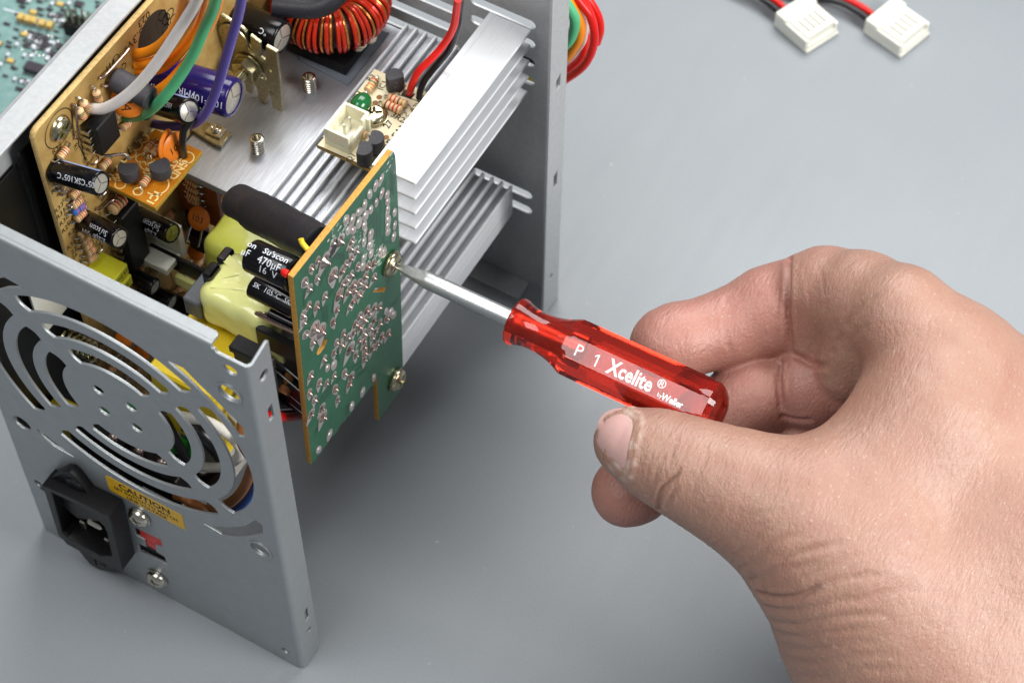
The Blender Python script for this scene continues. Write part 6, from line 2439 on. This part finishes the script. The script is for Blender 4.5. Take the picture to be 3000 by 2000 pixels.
for i, q in enumerate([(-111.3,143.1,3.0),(-109.3,143.6,3.0),(-103.7,144.5,3.0),(-110.2,139.8,3.0),(-107.5,140.4,3.0),(-105.3,141.0,3.0),(-103.0,141.4,3.0),(-100.0,141.2,3.0),(-106.1,143.1,3.0),(-100.5,144.1,3.0),(-101.7,126.5,3.0),(-100.6,123.7,3.0),(-100.3,127.0,3.0),(-106.8,144.7,3.0),(-107.7,142.5,3.0),(-105.0,152.6,3.0),(-106.7,153.9,3.0),(-111.8,144.8,3.0),(-111.8,149.0,3.0),(-109.1,154.2,3.0),(-110.5,154.4,3.0),(-108.6,155.4,3.0)]):
    c = loc(q)
    L_ = (2.2, 1.2) if i % 3 else (1.3, 2.0)
    mb = MB()
    mb.box((c[0] - L_[0] * 0.55, c[1] - L_[1] / 2, 0.02), (c[0] + L_[0] * 0.55, c[1] + L_[1] / 2, 0.8), 0, c=0.1, o=mo, ax=MAX)
    for s in (-1, 1):
        mb.box((c[0] + s * L_[0] * 0.55 - 0.02 * s, c[1] - L_[1] / 2 - 0.1, 0.02), (c[0] + s * (L_[0] * 0.55 + 0.7), c[1] + L_[1] / 2 + 0.1, 0.9), 1, c=0.1, o=mo, ax=MAX)
    mb.build('chip_resistor', [M_chip if i % 2 else M_print, M_tin], tb)
proto_p = []
for k, (l_, w_, h__, m0) in enumerate(((1.6, 1.0, 0.6, M_chip), (1.0, 1.6, 0.7, M_print), (2.4, 1.5, 0.9, M_goldpad), (1.1, 0.8, 0.5, M_chip), (2.6, 2.2, 1.0, M_chip))):
    mb = MB()
    mb.box((-l_ / 2, -w_ / 2, 0), (l_ / 2, w_ / 2, h__), 0, c=0.08, ax=MAX)
    for s_ in (-1, 1):
        if l_ >= w_:
            mb.box((s_ * l_ / 2, -w_ / 2 - 0.05, 0), (s_ * (l_ / 2 + 0.45), w_ / 2 + 0.05, h__ + 0.05), 1, c=0.08, ax=MAX)
        else:
            mb.box((-l_ / 2 - 0.05, s_ * w_ / 2, 0), (l_ / 2 + 0.05, s_ * (w_ / 2 + 0.45), h__ + 0.05), 1, c=0.08, ax=MAX)
    proto_p.append(mb)
made = {}
busy = []
for q in range(700):
    x, y = rgm.uniform(-15, 24), rgm.uniform(-24, 16)
    P = mo + mu * x + mv * y
    if P[0] > -72 or any(abs(x - a_) < 2.1 and abs(y - b_) < 1.6 for a_, b_ in busy) or (cx0 - 2 < x < cx1 + 4 and cy0 - 2.4 < y < cy1 + 2.4) or (abs(x - hc[0] - 2) < 8 and abs(y - hc[1]) < 4.5):
        continue
    if any(np.hypot(*(loc(w__) - (x, y))) < 2.6 for w__ in [(-118.7,147.9,4.0),(-116.2,148.4,4.0),(-114.1,148.9,4.0),(-111.1,149.3,4.0),(-108.4,149.9,4.0)]):
        continue
    if len(busy) > 110:
        break
    busy.append((x, y))
    k = rgm.choice((0, 0, 1, 1, 2, 3, 3, 4))
    if k not in made:
        o = proto_p[k].build('chip_component', [(M_chip, M_print, M_goldpad, M_chip, M_chip)[k], M_tin], None)
        o.parent = tb
        made[k] = o
    else:
        o = made[k].copy()
        COL.objects.link(o)
    o.location = Vector((x * mu[0] + y * mv[0], x * mu[1] + y * mv[1], 0.02)) * S
mb = MB()
for q in [(-107.3,137.0,3.0),(-106.3,138.7,3.0),(-104.7,138.3,3.0),(-103.6,139.1,3.0),(-102.2,138.8,3.0),(-100.0,139.4,3.0),(-99.9,137.7,3.0),(-112.6,145.6,3.0),(-107.2,146.7,3.0),(-105.9,146.8,3.0),(-103.1,146.2,3.0),(-105.0,147.0,3.0),(-100.7,147.5,3.0),(-114.7,144.4,3.0),(-111.2,137.7,3.0)]:
    c = loc(q)
    mb.lathe(mo + mu * c[0] + mv * c[1], (0, 0, 1), [(0, 0.55), (0.12, 0.5), (0.2, 0.2)], 10)
vo_ = mb.build('solder_dots', M_tin, tb)
vo_['kind'] = 'stuff'
